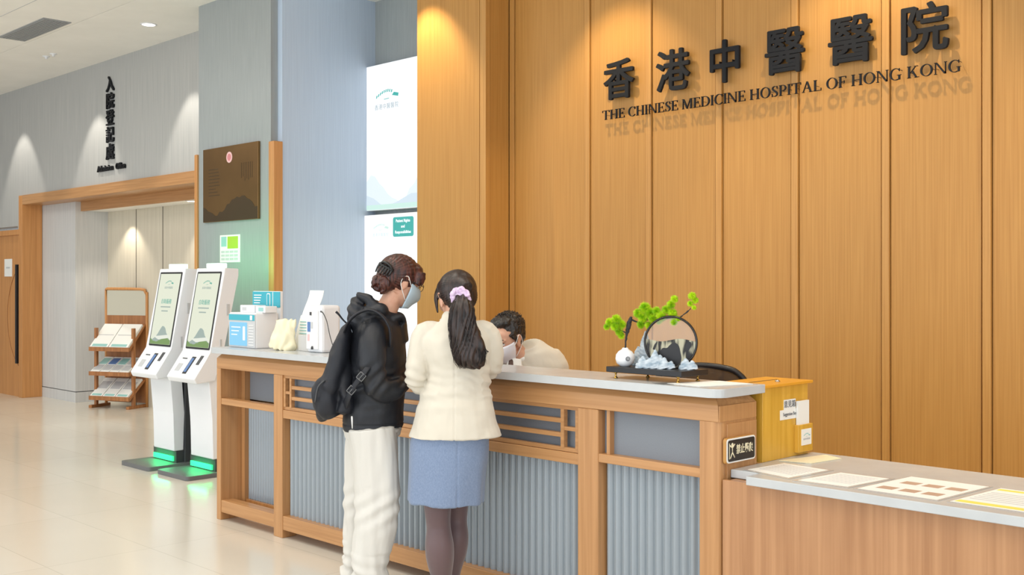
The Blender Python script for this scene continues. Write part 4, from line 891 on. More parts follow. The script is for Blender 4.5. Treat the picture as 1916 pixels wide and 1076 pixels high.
def face_bits(parent, T, k=1.0, brows=None, lids=0.5):
    K = T @ Matrix.Scale(k, 4)
    for s in (-1, 1):
        bm = bmesh.new(); ell(bm, (0.076, 0.031*s, -0.002), (0.013, 0.0135, 0.010), K); e = mesh_from('eye', bm, M['eye'], parent, True)
        bm = bmesh.new(); ell(bm, (0.0875, 0.031*s, -0.004), (0.003, 0.0062, 0.0062), K); mesh_from('iris', bm, M['iris'], e, True)
        bm = bmesh.new(); tube(bm, [(0.088, 0.018*s, 0.004, .0022, .0016), (0.090, 0.031*s, 0.007, .003, .002), (0.082, 0.044*s, 0.002, .002, .0014)], 8, T=K); mesh_from('eyelid', bm, M['hair_black'], e, True)
        bm = bmesh.new(); tube(bm, [(0.092, 0.014*s, 0.022, .0025, .003), (0.092, 0.030*s, 0.027, .0035, .004), (0.080, 0.048*s, 0.021, .002, .002)], 8, ref=(0, 0, 1), T=K); mesh_from('eyebrow', bm, brows or M['hair_black'], parent, True)
def mask(parent, T, m, k=1.0, ears=(-1, 1)):
    K = T @ Matrix.Scale(k, 4); t = bmesh.new(); lay = []
    for off in (0.0, -0.0025):
        rows_ = []
        for j in range(11):
            v = j/10; z = -0.014-0.100*v; r = []
            for i in range(21):
                a = math.radians(-84+168*i/20); bulge = 0.022*math.cos(a)**3*math.exp(-((v-0.35)/0.40)**2)
                rx = 0.070*(1-0.30*max(0, v-0.45)/0.55)+bulge+off; ry = 0.0775*(1-0.34*max(0, v-0.35)/0.65)+off
                zz = z+0.030*(1-math.cos(a))*(v-0.5)*-0.9+0.0010*math.sin(v*19)
                r.append(t.verts.new(K @ Vector((0.030+rx*math.cos(a), ry*math.sin(a), zz))))
            rows_.append(r)
        lay.append(rows_)
    A, B_ = lay
    for j in range(10):
        for i in range(20):
            t.faces.new((A[j][i], A[j][i+1], A[j+1][i+1], A[j+1][i])); t.faces.new((B_[j][i], B_[j+1][i], B_[j+1][i+1], B_[j][i+1]))
    rim = [(0, i) for i in range(21)]+[(j, 20) for j in range(1, 11)]+[(10, i) for i in range(19, -1, -1)]+[(j, 0) for j in range(9, 0, -1)]
    for p, q in zip(rim, rim[1:]+rim[:1]): t.faces.new((A[p[0]][p[1]], B_[p[0]][p[1]], B_[q[0]][q[1]], A[q[0]][q[1]]))
    o = mesh_from('face_mask', t, m, parent, True)
    for s in ears:
        t = bmesh.new()
        tube(t, [(0.044, 0.076*s, -0.024, .0016, .0016), (0.025, 0.084*s, -0.002, .0016, .0016), (0.004, 0.087*s, 0.022, .0016, .0016), (-0.016, 0.084*s, 0.008, .0016, .0016), (-0.018, 0.083*s, -0.02, .0016, .0016), (0.0, 0.080*s, -0.048, .0016, .0016), (0.036, 0.066*s, -0.088, .0016, .0016)], 6, T=K)
        mesh_from('ear_loop', t, M['paper'], o, True)
    return o
def hand(bm, T, side=1, curl=35):
    """palm along +x, back of the hand up (+z); thumb on side*+y"""
    tube(bm, [(-0.03, 0, 0, .020, .027), (0.0, 0, 0, .016, .030), (0.035, 0, 0.002, .014, .039), (0.075, 0, 0.0, .012, .040), (0.09, 0, -0.002, .008, .034)], 14, ref=(0, 1, 0), T=T)
    for i, (y, ln, r) in enumerate(((0.030, 0.070, .0085), (0.010, 0.080, .0088), (-0.010, 0.074, .0085), (-0.029, 0.058, .0075))):
        p = Vector((0.080, y*side, -0.001)); pts = [(*p, r, r)]; a = math.radians(curl*0.4)
        for seg in (0.45, 0.32, 0.23):
            p = p+Vector((math.cos(a)*ln*seg, 0.1*y*side*seg, -math.sin(a)*ln*seg)); r *= 0.92; pts.append((*p, r, r)); a += math.radians(curl)
        tube(bm, pts, 10, T=T, per=3)
    tube(bm, [(0.010, 0.022*side, -0.004, .014, .014), (0.035, 0.045*side, -0.012, .012, .012), (0.060, 0.056*side, -0.020, .0095, .0095), (0.078, 0.056*side, -0.028, .008, .008)], 10, T=T)
def strands(bm, n, root, tip, mid=None, r=0.0012, seed=1, sway=0.01):
    rnd = random.Random(seed)
    for i in range(n):
        u = rnd.random(); v = rnd.random(); a = root(u, v); b = tip(u, v); m_ = mid(u, v) if mid else (Vector(a)+Vector(b))/2
        j = [Vector((rnd.uniform(-1, 1), rnd.uniform(-1, 1), rnd.uniform(-1, 1)))*sway for _ in range(3)]
        tube(bm, [(*a, r, r), (*((Vector(a)+Vector(m_))/2+j[0]), r, r), (*(Vector(m_)+j[1]), r, r), (*((Vector(b)+Vector(m_))/2+j[2]), r, r), (*b, r*0.4, r*0.4)], 4, per=2)

# ---- woman in the cream blazer, seen from behind
pb, B, kb = person(850, 5.0, 'person in cream blazer and blue grey skirt, long dark ponytail held by a lavender scrunchie')
bx0 = Vector((B(853, 0)[0], 0.035, 1.478))
HT = TR(bx0) @ RZ(116) @ RY(14)
bm = bmesh.new(); head_shape(bm, HT, 1.0)
tube(bm, [(*B(852, 566)[:1], 0.02, 1.45, .05, .05), (B(852, 0)[0], 0.01, 1.40, .048, .05), (B(852, 0)[0], 0.0, 1.36, .055, .055), (.004, 0, 1.32, .12, .06), (.004, -0.005, 1.24, .15, .085), (0.008, 0, 1.10, .13, .09), (0.0, 0, .98, .145, .10), (-.02, 0, .88, .155, .11), (-.03, 0, .80, .14, .10)], 20)
# legs: near one straight, far one just behind it, in court shoes
near = [(-.075, -.01, .84, .085, .085), (-.078, -.02, .66, .073, .075), (-.074, -.025, .50, .056, .058), (-.070, -.022, .43, .052, .055), (-.066, -.035, .36, .062, .063), (-.062, -.035, .29, .059, .06), (-.056, -.02, .20, .042, .044), (-.050, -.012, .11, .032, .034), (-.048, -.01, .075, .034, .04)]
far = [(-.01, .04, .84, .085, .085), (-.002, .09, .66, .07, .072), (.002, .12, .50, .054, .056), (.0, .125, .43, .050, .052), (.0, .11, .36, .058, .060), (-.006, .11, .29, .055, .056), (-.018, .125, .20, .040, .042), (-.026, .13, .11, .032, .034), (-.028, .13, .075, .034, .04)]
tube(bm, near, 18); tube(bm, far, 18)
for x, y in ((-.048, -.01), (-.028, .13)): tube(bm, [(x, y-.02, .06, .03, .03), (x, y+.05, .045, .035, .025), (x, y+.12, .025, .04, .018), (x, y+.16, .02, .02, .012)], 12, ref=(0, 0, 1))
LA = [(-.135, 0, 1.315, .046, .046), (-.160, -.01, 1.22, .040, .042), (-.174, -.025, 1.135, .036, .038), (-.170, .01, 1.085, .034, .034), (-.150, .11, 1.062, .028, .028), (-.138, .18, 1.065, .024, .024)]
RA = [(.145, 0, 1.325, .048, .048), (.170, .02, 1.23, .044, .044), (.165, .06, 1.16, .04, .04), (.14, .14, 1.13, .034, .034), (.11, .27, 1.125, .026, .026)]
tube(bm, LA, 14); tube(bm, RA, 14)
hand(bm, TR((-.134, .20, 1.065)) @ RZ(62) @ RY(8), 1, 25); hand(bm, TR((.105, .285, 1.13)) @ RZ(110) @ RY(6), -1, 20)
body = remeshed('body', bm, M['skin'], pb, 0.0048, 3)
face_bits(body, HT)
# hair cap combed back into the ponytail
bm = bmesh.new()
K = HT
ell(bm, (-0.018, 0, 0.030), (0.105, 0.088, 0.094), K, u=28, v=20); ell(bm, (-0.050, 0, 0.0), (0.070, 0.080, 0.085), K); ell(bm, (0.035, 0, 0.055), (0.062, 0.074, 0.055), K)
tube(bm, [(-0.095, 0, 0.03, .05, .05), (-0.12, 0.0, 0.022, .034, .034), (-0.135, 0, 0.012, .026, .026)], 14, T=K, ref=(0, 0, 1))
for s in (1, -1): tube(bm, [(0.072, 0.052*s, 0.06, .014, .012), (0.070, 0.070*s, 0.02, .016, .010), (0.055, 0.078*s, -0.02, .012, .007), (0.052, 0.077*s, -0.062, .006, .004)], 10, T=K)
HV = (K.inverted())
def comb(p, n):
    q = HV @ p; a = math.atan2(q.z-0.03, q.y)
    if q.x > .03 and q.z < .03: return 0.0
    return 0.0009*math.sin(a*56+3*fn(q, (12, 12, 12)))+0.0012*fn(q, (20, 20, 20))
hr = remeshed('hair', bm, M['hair_dark'], body, 0.004, 3, comb)
# ponytail: a flattened, waved tail with loose strands
tp0 = (B(864, 0)[0], -0.105, H-(556-527)*kb)
path = [(*tp0, .022, .022), (B(866, 0)[0], -.135, 1.462, .040, .028), (B(867, 0)[0], -.150, 1.42, .056, .034), (B(868, 0)[0], -.155, 1.36, .064, .036), (B(873, 0)[0], -.155, 1.30, .070, .036), (B(880, 0)[0], -.155, 1.25, .078, .036), (B(881, 0)[0], -.155, 1.20, .068, .032), (B(879, 0)[0], -.152, 1.175, .045, .022), (B(878, 0)[0], -.150, 1.165, .02, .01)]
bm = bmesh.new(); tube(bm, path, 24)
def tailw(p, n): return 0.003*math.sin(p.x*260+7*math.sin(p.z*17+3*fn(p, (5, 5, 5)))+9*fn(p, (14, 14, 7)))+0.008*fn(p, (34, 34, 12), 5)
tail = remeshed('ponytail', bm, M['hair_dark'], hr, 0.004, 1, tailw)
bm = bmesh.new(); rnd = random.Random(3)
for i in range(420):
    u = rnd.uniform(-1, 1); dpt = rnd.uniform(-1, .2)
    Q = [(cx+u*rx*rnd.uniform(.9, 1.02), cy+dpt*ry*1.05*math.sqrt(max(0, 1-u*u*.8)), cz, .0010, .0010) for cx, cy, cz, rx, ry in path[:-1]]
    ph = rnd.uniform(0, 6); am = rnd.uniform(.001, .005)
    Q = [(q[0]+am*math.sin(q[2]*42+ph), q[1], q[2]+rnd.uniform(-.012, .004), q[3], q[4]) for q in Q]
    if rnd.random() < .3: Q = Q[:rnd.randint(5, 7)]
    Q[-1] = (*Q[-1][:3], .0004, .0004); tube(bm, Q, 3, per=2)
for i in range(16):   # flyaway wisps at the right of the tail
    ph = rnd.uniform(0, 6); x0 = B(884, 0)[0]; tube(bm, [(x0+.0, -.14, 1.40-.01*i, .0009, .0009), (x0+.03+.01*math.sin(ph), -.145, 1.33, .0009, .0009), (x0+.045, -.15, 1.28-.004*i, .0009, .0009), (x0+.062+.015*math.sin(ph), -.15, 1.24, .0009, .0009), (x0+.068, -.15, 1.215+.03*math.sin(ph), .0003, .0003)], 4, per=4)
mesh_from('loose_strands', bm, M['hair_dark'], tail)
bm = bmesh.new(); rnd = random.Random(8)
sc0 = Vector((B(864, 0)[0]-.003, -.115, H-(551-527)*kb))
for i in range(16):
    a = 2*math.pi*i/16; ell(bm, sc0+Vector((.031*math.cos(a), .004*math.sin(2*a)-.008, .022*math.sin(a))), (.0135+.004*rnd.random(), .014, .012+.004*rnd.random()), None, Matrix.Rotation(a, 3, 'Y'))
ell(bm, sc0+Vector((.038, -.004, -.018)), (.014, .012, .012)); ell(bm, sc0+Vector((-.030, -.006, -.022)), (.010, .012, .016)); ell(bm, sc0+Vector((0, -.012, .006)), (.026, .012, .018))
def ruff(p, n): return .004*fn(p, (75, 75, 75))+.002*fn(p, (130, 130, 130), 3)
remeshed('scrunchie', bm, M['lavender'], hr, 0.0028, 1, ruff)
# blazer
bm = bmesh.new()
TB = [(B(852, 0)[0], -.005, .845, .214, .150), (B(852, 0)[0], -.005, .90, .194, .142), (B(853, 0)[0], -.005, .96, .178, .132), (B(855, 0)[0], 0, 1.03, .162, .118), (B(858, 0)[0], 0, 1.09, .145, .110), (B(858, 0)[0], -.002, 1.16, .146, .110), (B(856, 0)[0], -.008, 1.23, .158, .112), (B(854, 0)[0], -.008, 1.285, .168, .102), (B(853, 0)[0], -.006, 1.325, .150, .082), (B(852, 0)[0], -.002, 1.352, .105, .066), (B(851, 0)[0], .005, 1.374, .068, .058), (B(851, 0)[0], .012, 1.380, .060, .054)]
tube(bm, TB, 36, per=4)
for A_, off in ((LA, 0), (RA, 0)):
    sg = -1 if A_ is LA else 1
    w = [(x, y, z, r+.012, r+.012) for x, y, z, r, _ in A_[:-1]]
    w[0] = (w[0][0], w[0][1], w[0][2]-.004, .052, .052)
    w[-1] = (*w[-1][:3], .040, .040); tube(bm, [(0.06*sg, 0, 1.315, .05, .05)]+w, 18)
def bw(p, n):
    v = .004*fn(p, (9, 9, 9), 1)+.003*fn(p, (24, 24, 24), 2)
    el = math.exp(-((p.z-1.10)/.07)**2)*(1 if abs(p.x) > .13 else .4); v += .0045*el*math.sin(p.z*150+p.x*30+5*fn(p, (9, 9, 9), 4))
    v += .004*math.exp(-((p.z-1.04)/.06)**2)*math.sin(p.z*90+p.x*18*(1 if p.x > 0 else -1))
    if p.y < -.03 and abs(p.x-.008) < .004: v -= .0025
    return v
bz = remeshed('blazer', bm, M['blazer'], body, 0.005, 2, bw)
bm = bmesh.new(); tube(bm, [(.062*math.cos(a)+.003, .008+.056*math.sin(a), 1.370+.006*math.sin(a), .009, .012) for a in [2*math.pi*i/20 for i in range(20)]], 8, ref=(0, 0, 1), per=1, closed=True)
mesh_from('collar', bm, M['blazer'], bz, True)
# skirt
bm = bmesh.new()
tube(bm, [(-.040, 0, .545, .174, .145), (-.039, 0, .57, .174, .146), (-.032, 0, .68, .175, .142), (-.020, 0, .80, .180, .135), (-.008, 0, .90, .165, .125), (0, 0, .98, .14, .10)], 40)
def sw(p, n):
    a = math.atan2(p.y, p.x+.03); f = max(0, (.9-p.z)/.35); v = .004*fn(p, (8, 8, 3), 3)+.0045*f*math.sin(a*7+2*math.sin(a*2))
    if p.y < -.05 and abs(p.x-.02) < .0035: v -= .003
    return v
remeshed('skirt', bm, M['skirt'], body, 0.006, 2, sw)
# tights cover the legs as a thin skin
bm = bmesh.new()
for P_ in (near, far): tube(bm, [(x, y, z, a+.0035, b+.0035) for x, y, z, a, b in P_[1:]], 22)
for x, y in ((-.048, -.01), (-.028, .13)): tube(bm, [(x, y-.02, .06, .033, .033), (x, y+.06, .045, .038, .028), (x, y+.12, .028, .042, .02)], 12, ref=(0, 0, 1))
remeshed('tights', bm, M['tights'], body, 0.005, 3)
for x, y in ((-.048, -.01), (-.028, .13)):
    bm = bmesh.new(); tube(bm, [(x, y-.055, .045, .02, .02), (x, y-.035, .04, .034, .034), (x, y+.04, .03, .040, .026), (x, y+.12, .022, .043, .021), (x, y+.17, .018, .03, .016), (x, y+.185, .017, .01, .01)], 16, ref=(0, 0, 1)); bx(bm, x-.02, x+.02, y-.06, y-.02, 0, .035); bx(bm, x-.035, x+.035, y+.02, y+.15, 0, .01)
    remeshed('shoe', bm, M['shoe'], body, 0.004, 2)

# ---- woman in the black jacket with the backpack, seen from her right rear, head bowed
pa, A_, ka = person(700, 5.2, 'standing person in black hooded jacket and off white trousers, auburn hair clipped up')
hx = Vector((A_(748, 0)[0], 0.02, 1.555))
FA = 24
HA = TR(hx) @ RZ(FA) @ RY(20)
bm = bmesh.new(); head_shape(bm, HA, 1.0)
def u(px): return A_(px, 0)[0]
def zz_(py): return H-(py-527)*ka
tube(bm, [(u(738), .01, zz_(550), .050, .05), (u(728), .0, zz_(570), .050, .05), (u(718), 0, zz_(590), .062, .06), (u(712), 0, 1.35, .075, .10), (u(708), 0, 1.25, .09, .13), (u(706), 0, 1.10, .10, .14), (u(700), 0, .96, .11, .15), (u(698), 0, .88, .11, .15)], 20)
ln = [(u(696), -.07, .90, .075, .075), (u(706), -.10, .72, .07, .072), (u(706), -.115, .48, .055, .06), (u(700), -.12, .30, .052, .055), (u(696), -.12, .12, .036, .04), (u(696), -.12, .07, .035, .04)]
lf = [(u(688), .10, .90, .085, .085), (u(672), .11, .72, .072, .075), (u(662), .12, .48, .055, .058), (u(658), .12, .30, .05, .052), (u(655), .12, .12, .036, .04), (u(655), .12, .07, .035, .04)]
tube(bm, ln, 16); tube(bm, lf, 16)
for P_ in (ln, lf):
    x, y = P_[-1][:2]; tube(bm, [(x-.03, y-.01, .05, .03, .03), (x+.05, y+.02, .04, .035, .026), (x+.13, y+.05, .025, .04, .02)], 12, ref=(0, 0, 1))
RArm = [(u(706), -.135, 1.315, .045, .048), (u(704), -.185, 1.23, .046, .048), (u(708), -.195, 1.12, .043, .045), (u(718), -.185, 1.065, .041, .041), (u(738), -.13, 1.05, .035, .035), (u(758), -.05, 1.07, .028, .028)]
LArm = [(u(716), .13, 1.315, .045, .045), (u(724), .17, 1.22, .045, .045), (u(732), .17, 1.13, .04, .04), (u(748), .12, 1.10, .035, .035), (u(760), .06, 1.11, .028, .028)]
tube(bm, RArm, 14); tube(bm, LArm, 14)
hand(bm, TR((u(763), -.03, 1.078)) @ RZ(48) @ RY(-6), 1, 30); hand(bm, TR((u(764), .045, 1.115)) @ RZ(10) @ RY(-4), -1, 30)
abody = remeshed('body', bm, M['skin'], pa, 0.0048, 3)
face_bits(abody, HA)
mk = mask(abody, HA, M['mask_blue'], 1.0)
# glasses
bm = bmesh.new()
for s in (-1, 1):
    tube(bm, [(.104, .032*s+.024*math.cos(a), -.002+.017*math.sin(a), .0014, .0014) for a in [2*math.pi*i/20 for i in range(20)]], 6, T=HA, per=1, closed=True)
    tube(bm, [(.103, .056*s, .004, .0016, .0016), (.06, .078*s, .006, .0016, .0016), (0.0, .082*s, .004, .0016, .0016)], 6, T=HA)
tube(bm, [(.104, -.009, .002, .0014, .0014), (.106, 0, .006, .0014, .0014), (.104, .009, .002, .0014, .0014)], 6, T=HA)
mesh_from('glasses', bm, M['black'], abody, True)
# hair
bm = bmesh.new()
ell(bm, (-.014, 0, .030), (.106, .089, .094), HA, u=28, v=20); ell(bm, (.040, 0, .060), (.056, .072, .048), HA); ell(bm, (-.055, 0, .0), (.064, .074, .078), HA)
for s in (1, -1): tube(bm, [(.060, .066*s, .06, .030, .014), (.070, .074*s, .025, .026, .010), (.062, .078*s, .0, .014, .006)], 10, T=HA)
tube(bm, [(.088, 0.02, .062, .012, .030), (.097, .01, .036, .007, .030), (.099, .005, .020, .004, .022)], 10, T=HA)
AV = HA.inverted()
def combA(p, n):
    q = AV @ p; a = math.atan2(q.z+.02, q.x+.14); return .0008*math.sin(a*60+4*fn(q, (9, 9, 9)))*(1 if abs(n.z) < .97 else .4)+.002*fn(q, (20, 20, 20))
ah = remeshed('hair', bm, M['hair_red'], abody, 0.004, 3, combA)
bm = bmesh.new(); rnd = random.Random(4)
bc = Vector((u(716), -.045, zz_(531)))
for i in range(11):
    a = 2*math.pi*i/11; r_ = rnd.uniform(.014, .030)
    c = bc+Vector((r_*math.cos(a)*.9-.004, rnd.uniform(-.02, .02), r_*math.sin(a)*1.1)); ell(bm, c, (rnd.uniform(.017, .024), rnd.uniform(.016, .022), rnd.uniform(.014, .022)), None, Matrix.Rotation(rnd.uniform(-1, 1), 3, 'Y'))
ell(bm, bc+Vector((.012, 0, 0)), (.042, .040, .046)); ell(bm, bc+Vector((.02, .0, .03)), (.03, .03, .03))
def bunw(p, n): q = p-bc; return .003*math.sin(q.length*520+3*math.atan2(q.z, q.x))+.003*fn(p, (50, 50, 50))
remeshed('bun', bm, M['hair_red'], ah, 0.0035, 2, bunw)
bm = bmesh.new()
cc = Vector((u(727), -.045, zz_(503)))
for s in (-1, 1):
    tube(bm, [(cc.x-.030, cc.y+s*.012, cc.z+.026, .006, .012), (cc.x-.008, cc.y+s*.03, cc.z+.030, .007, .016), (cc.x+.018, cc.y+s*.036, cc.z+.012, .007, .014), (cc.x+.028, cc.y+s*.03, cc.z-.012, .005, .01)], 10)
    for j in range(6):
        f_ = j/5; x = cc.x-.030+.058*f_; tube(bm, [(x, cc.y+s*.03, cc.z+.028-.03*f_, .005, .004), (x-.012, cc.y+s*.040, cc.z+.006-.03*f_, .0045, .004), (x-.022, cc.y+s*.030, cc.z-.014-.022*f_, .003, .003)], 8)
for j in range(5): ell(bm, cc+Vector((-.028+.012*j, -.03, .020-.006*j)), (.010, .008, .009))
mesh_from('claw_clip', bm, M['shoe'], ah, True)
# jacket
bm = bmesh.new()
JT = [(u(697), 0, .858, .138, .165), (u(697), 0, .875, .143, .170), (u(699), 0, .95, .142, .172), (u(702), 0, 1.03, .140, .170), (u(705), 0, 1.12, .136, .168), (u(707), 0, 1.20, .134, .170), (u(708), 0, 1.28, .126, .172), (u(710), 0, 1.335, .112, .150), (u(712), 0, 1.375, .095, .112), (u(716), 0, 1.405, .078, .082), (u(722), 0, 1.425, .064, .066)]
tube(bm, JT, 36)
tube(bm, [(u(730), -.03, zz_(600), .03, .05), (u(746), .0, zz_(594), .022, .055), (u(752), .02, zz_(605), .018, .06), (u(756), .02, zz_(640), .02, .07)], 14)
for P_, yy in ((RArm, -.08), (LArm, .08)):
    w = [(x, y, z, r+.019, r+.021) for x, y, z, r, _ in P_]; w[-1] = (*w[-1][:3], .036, .036)
    tube(bm, [(u(708), yy, 1.325, .06, .06)]+w, 18)
# fallen hood
for a in range(-100, 101, 20):
    t_ = math.radians(a); ell(bm, (u(706)-.078*math.cos(t_)*.95+.012, .080*math.sin(t_), 1.412-.018*math.cos(t_)), (.040, .046, .034))
tube(bm, [(u(675), -.02, 1.482, .018, .04), (u(672), -.01, 1.45, .045, .075), (u(672), 0, 1.39, .055, .095), (u(678), 0, 1.33, .05, .09), (u(685), 0, 1.28, .03, .06)], 16)
tube(bm, [(u(672), -.04, 1.485, .02, .024), (u(692), -.07, 1.465, .024, .026), (u(706), -.085, 1.435, .022, .022), (u(722), -.075, 1.402, .02, .022), (u(742), -.03, 1.383, .018, .02)], 12)
def jw(p, n):
    v = .005*fn(p, (8, 8, 8), 1)+.003*fn(p, (18, 18, 18), 2)
    arm = math.exp(-((p.z-1.09)/.09)**2)*(1 if p.y < -.12 else .3); v += .006*arm*math.sin(p.z*85-p.x*60+6*fn(p, (8, 8, 8), 4))
    if p.z > 1.36 and p.x < u(700): v += .004*math.sin(p.z*90+p.x*60+4*fn(p, (8, 8, 8), 6))
    v += .004*math.sin(p.x*60+4*fn(p, (5, 5, 5), 9))*max(0, (1.0-p.z)/.15)
    if abs(p.z-.885) < .004: v -= .003
    return v
jk = remeshed('jacket', bm, M['jacket_black'], abody, 0.006, 2, jw)
bm = bmesh.new(); tube(bm, [(u(668), -.168, zz_(771), .0035, .003), (u(668.5), -.172, zz_(776), .004, .003), (u(669), -.172, zz_(793), .0018, .002)], 8); mesh_from('reflective_pull', bm, M['paper'], jk, True)
# trousers
bm = bmesh.new()
tube(bm, [(u(698), 0, .82, .130, .155), (u(697), 0, .875, .136, .160), (u(697), 0, .90, .12, .15)], 30)
tube(bm, [(u(702), -.085, .87, .112, .118), (u(708), -.09, .74, .108, .112), (u(711), -.10, .60, .104, .10), (u(710), -.11, .46, .102, .10), (u(703), -.115, .34, .094, .10), (u(699), -.12, .22, .086, .094), (u(697), -.12, .12, .088, .094), (u(697), -.12, .055, .090, .094), (u(697), -.12, .03, .09, .094)], 26)
tube(bm, [(u(686), .07, .87, .105, .11), (u(675), .09, .72, .088, .10), (u(668), .105, .55, .072, .098), (u(664), .115, .36, .068, .095), (u(662), .12, .22, .066, .09), (u(657), .12, .12, .075, .09), (u(655), .12, .055, .08, .09), (u(655), .12, .03, .08, .09)], 24)
def pw(p, n):
    v = .012*fn(p, (13, 13, 2.4), 1)+.006*fn(p, (26, 26, 5), 2)+.006*math.sin(p.x*46+p.z*14+5*fn(p, (5, 5, 3), 8))*(.5 if p.z > .3 else 1)
    low = math.exp(-((p.z-.13)/.10)**2); v += .013*low*math.sin(p.z*120+p.x*22+4*fn(p, (7, 7, 7), 5))
    kn = math.exp(-((p.z-.50)/.08)**2); v += .005*kn*math.sin(p.z*80-p.x*50)
    return v
remeshed('trousers', bm, M['pants_white'], abody, 0.006, 2, pw)
for P_ in (ln, lf):
    x, y = P_[-1][:2]; bm = bmesh.new(); tube(bm, [(x-.07, y-.02, .04, .03, .03), (x-.04, y-.015, .045, .042, .04), (x+.05, y+.02, .04, .045, .036), (x+.13, y+.05, .032, .048, .028), (x+.17, y+.065, .028, .03, .02)], 14, ref=(0, 0, 1)); tube(bm, [(x-.08, y-.02, .012, .012, .035), (x+.05, y+.02, .012, .012, .045), (x+.17, y+.065, .012, .012, .035)], 10, ref=(-.3, 1, 0))
    remeshed('shoe', bm, M['white'], abody, 0.004, 2)
# white hem of the shirt under the jacket
bm = bmesh.new(); tube(bm, [(u(697), 0, .842, .139, .166), (u(697), 0, .862, .139, .166)], 36, per=1); remeshed('shirt_hem', bm, M['pants_white'], abody, 0.005, 1, lambda p, n: .003*fn(p, (12, 12, 12)))

# ---- backpack on her back
bp = empty('backpack', pa.location, VR); tag(bp, 'black canvas backpack with buckled straps hanging on the back of the jacket', 'backpack')
bm = bmesh.new(); yb = -.055
tube(bm, [(u(625), yb, zz_(776), .050, .09), (u(622), yb, zz_(768), .068, .120), (u(620), yb, zz_(750), .068, .135), (u(624), yb, zz_(725), .066, .138), (u(634), yb, zz_(695), .058, .130), (u(642), yb, zz_(660), .050, .12), (u(648), yb, zz_(632), .038, .10), (u(652), yb, zz_(614), .025, .07), (u(655), yb, zz_(604), .012, .04)], 30)
tube(bm, [(u(612), yb-.02, zz_(772), .03, .07), (u(606), yb-.02, zz_(755), .036, .095), (u(603), yb-.02, zz_(730), .030, .098), (u(608), yb-.02, zz_(712), .024, .09), (u(616), yb-.02, zz_(700), .012, .07)], 22)
tube(bm, [(u(650), yb-.06, zz_(768), .04, .06), (u(656), yb-.05, zz_(740), .04, .07), (u(652), yb-.04, zz_(710), .035, .06), (u(650), yb-.02, zz_(680), .03, .05)], 18)
def bgw(p, n): return .007*fn(p, (10, 10, 10), 1)+.005*fn(p, (24, 24, 24), 2)+.004*math.sin(p.z*48+p.x*40+5*fn(p, (8, 8, 8)))*max(0, (1.25-p.z)/.2)
bgb = remeshed('bag_body', bm, M['bag_black'], bp, 0.006, 3, bgw)
bm = bmesh.new(); tube(bm, [(u(620), yb-.13, zz_(705), .004, .004), (u(608), yb-.135, zz_(718), .004, .004), (u(603), yb-.135, zz_(745), .004, .004)], 6); mesh_from('pocket_zip', bm, M['dark_grey'], bp, True)
bm = bmesh.new(); tube(bm, [(u(655), -.03, zz_(609), .004, .011), (u(644), -.035, zz_(598), .004, .011), (u(636), -.035, zz_(588), .005, .012), (u(631), -.035, zz_(583), .006, .012)], 8); mesh_from('top_loop', bm, M['bag_black'], bp, True)
bm = bmesh.new(); tube(bm, [(u(652), -.12, zz_(618), .007, .018), (u(662), -.16, zz_(600), .007, .024), (u(678), -.165, zz_(585), .007, .026), (u(700), -.155, zz_(578), .007, .026), (u(722), -.165, zz_(588), .007, .026), (u(737), -.17, zz_(612), .007, .024), (u(738), -.165, zz_(645), .006, .02)], 10); mesh_from('shoulder_strap', bm, M['bag_black'], bp, True)
bm = bmesh.new(); tube(bm, [(u(652), -.15, zz_(756), .004, .020), (u(662), -.205, zz_(739), .004, .018), (u(671), -.229, zz_(721), .004, .015), (u(682), -.250, zz_(706), .004, .014), (u(691), -.265, zz_(695), .004, .014), (u(700), -.262, zz_(682), .004, .013), (u(712), -.21, zz_(668), .004, .013)], 10, ref=(.6, -.5, -.6)); mesh_from('lower_strap', bm, M['bag_black'], bp, True)
for px, py, yy in ((671, 721, -.236), (690.5, 695.5, -.272)):
    bm = bmesh.new(); T = TR((u(px), yy, zz_(py))) @ RY(-50)
    tube(bm, [(.016*a, 0, .015*b, .0026, .0026) for a, b in ((-1, -1), (0, -1), (1, -1), (1, 0), (1, 1), (0, 1), (-1, 1), (-1, 0))], 6, T=T, per=1, closed=True); tube(bm, [(-.016, 0, 0, .0022, .0022), (.016, 0, 0, .0022, .0022)], 6, per=1, T=T)
    mesh_from('buckle', bm, M['mid_grey'], bp)
bm = bmesh.new(); pts = rrect(-.035, .035, -.075, .075, .008)
prism(bm, pts, -.004, .004); ph = mesh_from('mobile_phone', bm, M['black'], None); ph.matrix_world = TR(pa.location) @ RZ(45.17) @ TR((u(766)+.03, .055, 1.135)) @ RZ(20) @ RX(-60); tag(ph, 'dark mobile phone held in the hands of the person in the black jacket', 'phone')

# ---- seated man behind the counter
pm, Mn, km = person(965, 6.05, 'seated person behind the counter in cream jacket and white mask, short black hair')
def um(px): return Mn(px, 0)[0]
def zm(py): return H-(py-527)*km
HM = TR((um(949), -.04, zm(632))) @ RZ(231) @ RY(20)
bm = bmesh.new(); head_shape(bm, HM, 1.04)
tube(bm, [(um(962), -.02, zm(655), .055, .055), (um(975), .0, zm(672), .058, .06), (um(985), .02, zm(690), .08, .08), (um(990), .05, 1.06, .15, .11), (um(992), .09, .92, .15, .12), (um(995), .14, .75, .145, .12), (um(996), .18, .62, .15, .13), (um(996), .2, .52, .16, .13)], 20)
for s, sx in ((-1, -.12), (1, .12)):
    x0 = um(996)+sx
    tube(bm, [(x0, .20, .55, .085, .085), (x0-.05, .0, .54, .08, .08), (x0-.10, -.18, .53, .065, .065), (x0-.11, -.22, .48, .06, .06), (x0-.11, -.20, .30, .055, .055), (x0-.11, -.18, .10, .04, .04), (x0-.12, -.24, .05, .035, .04), (x0-.14, -.34, .04, .03, .03)], 14, ref=(1, 0, 0))
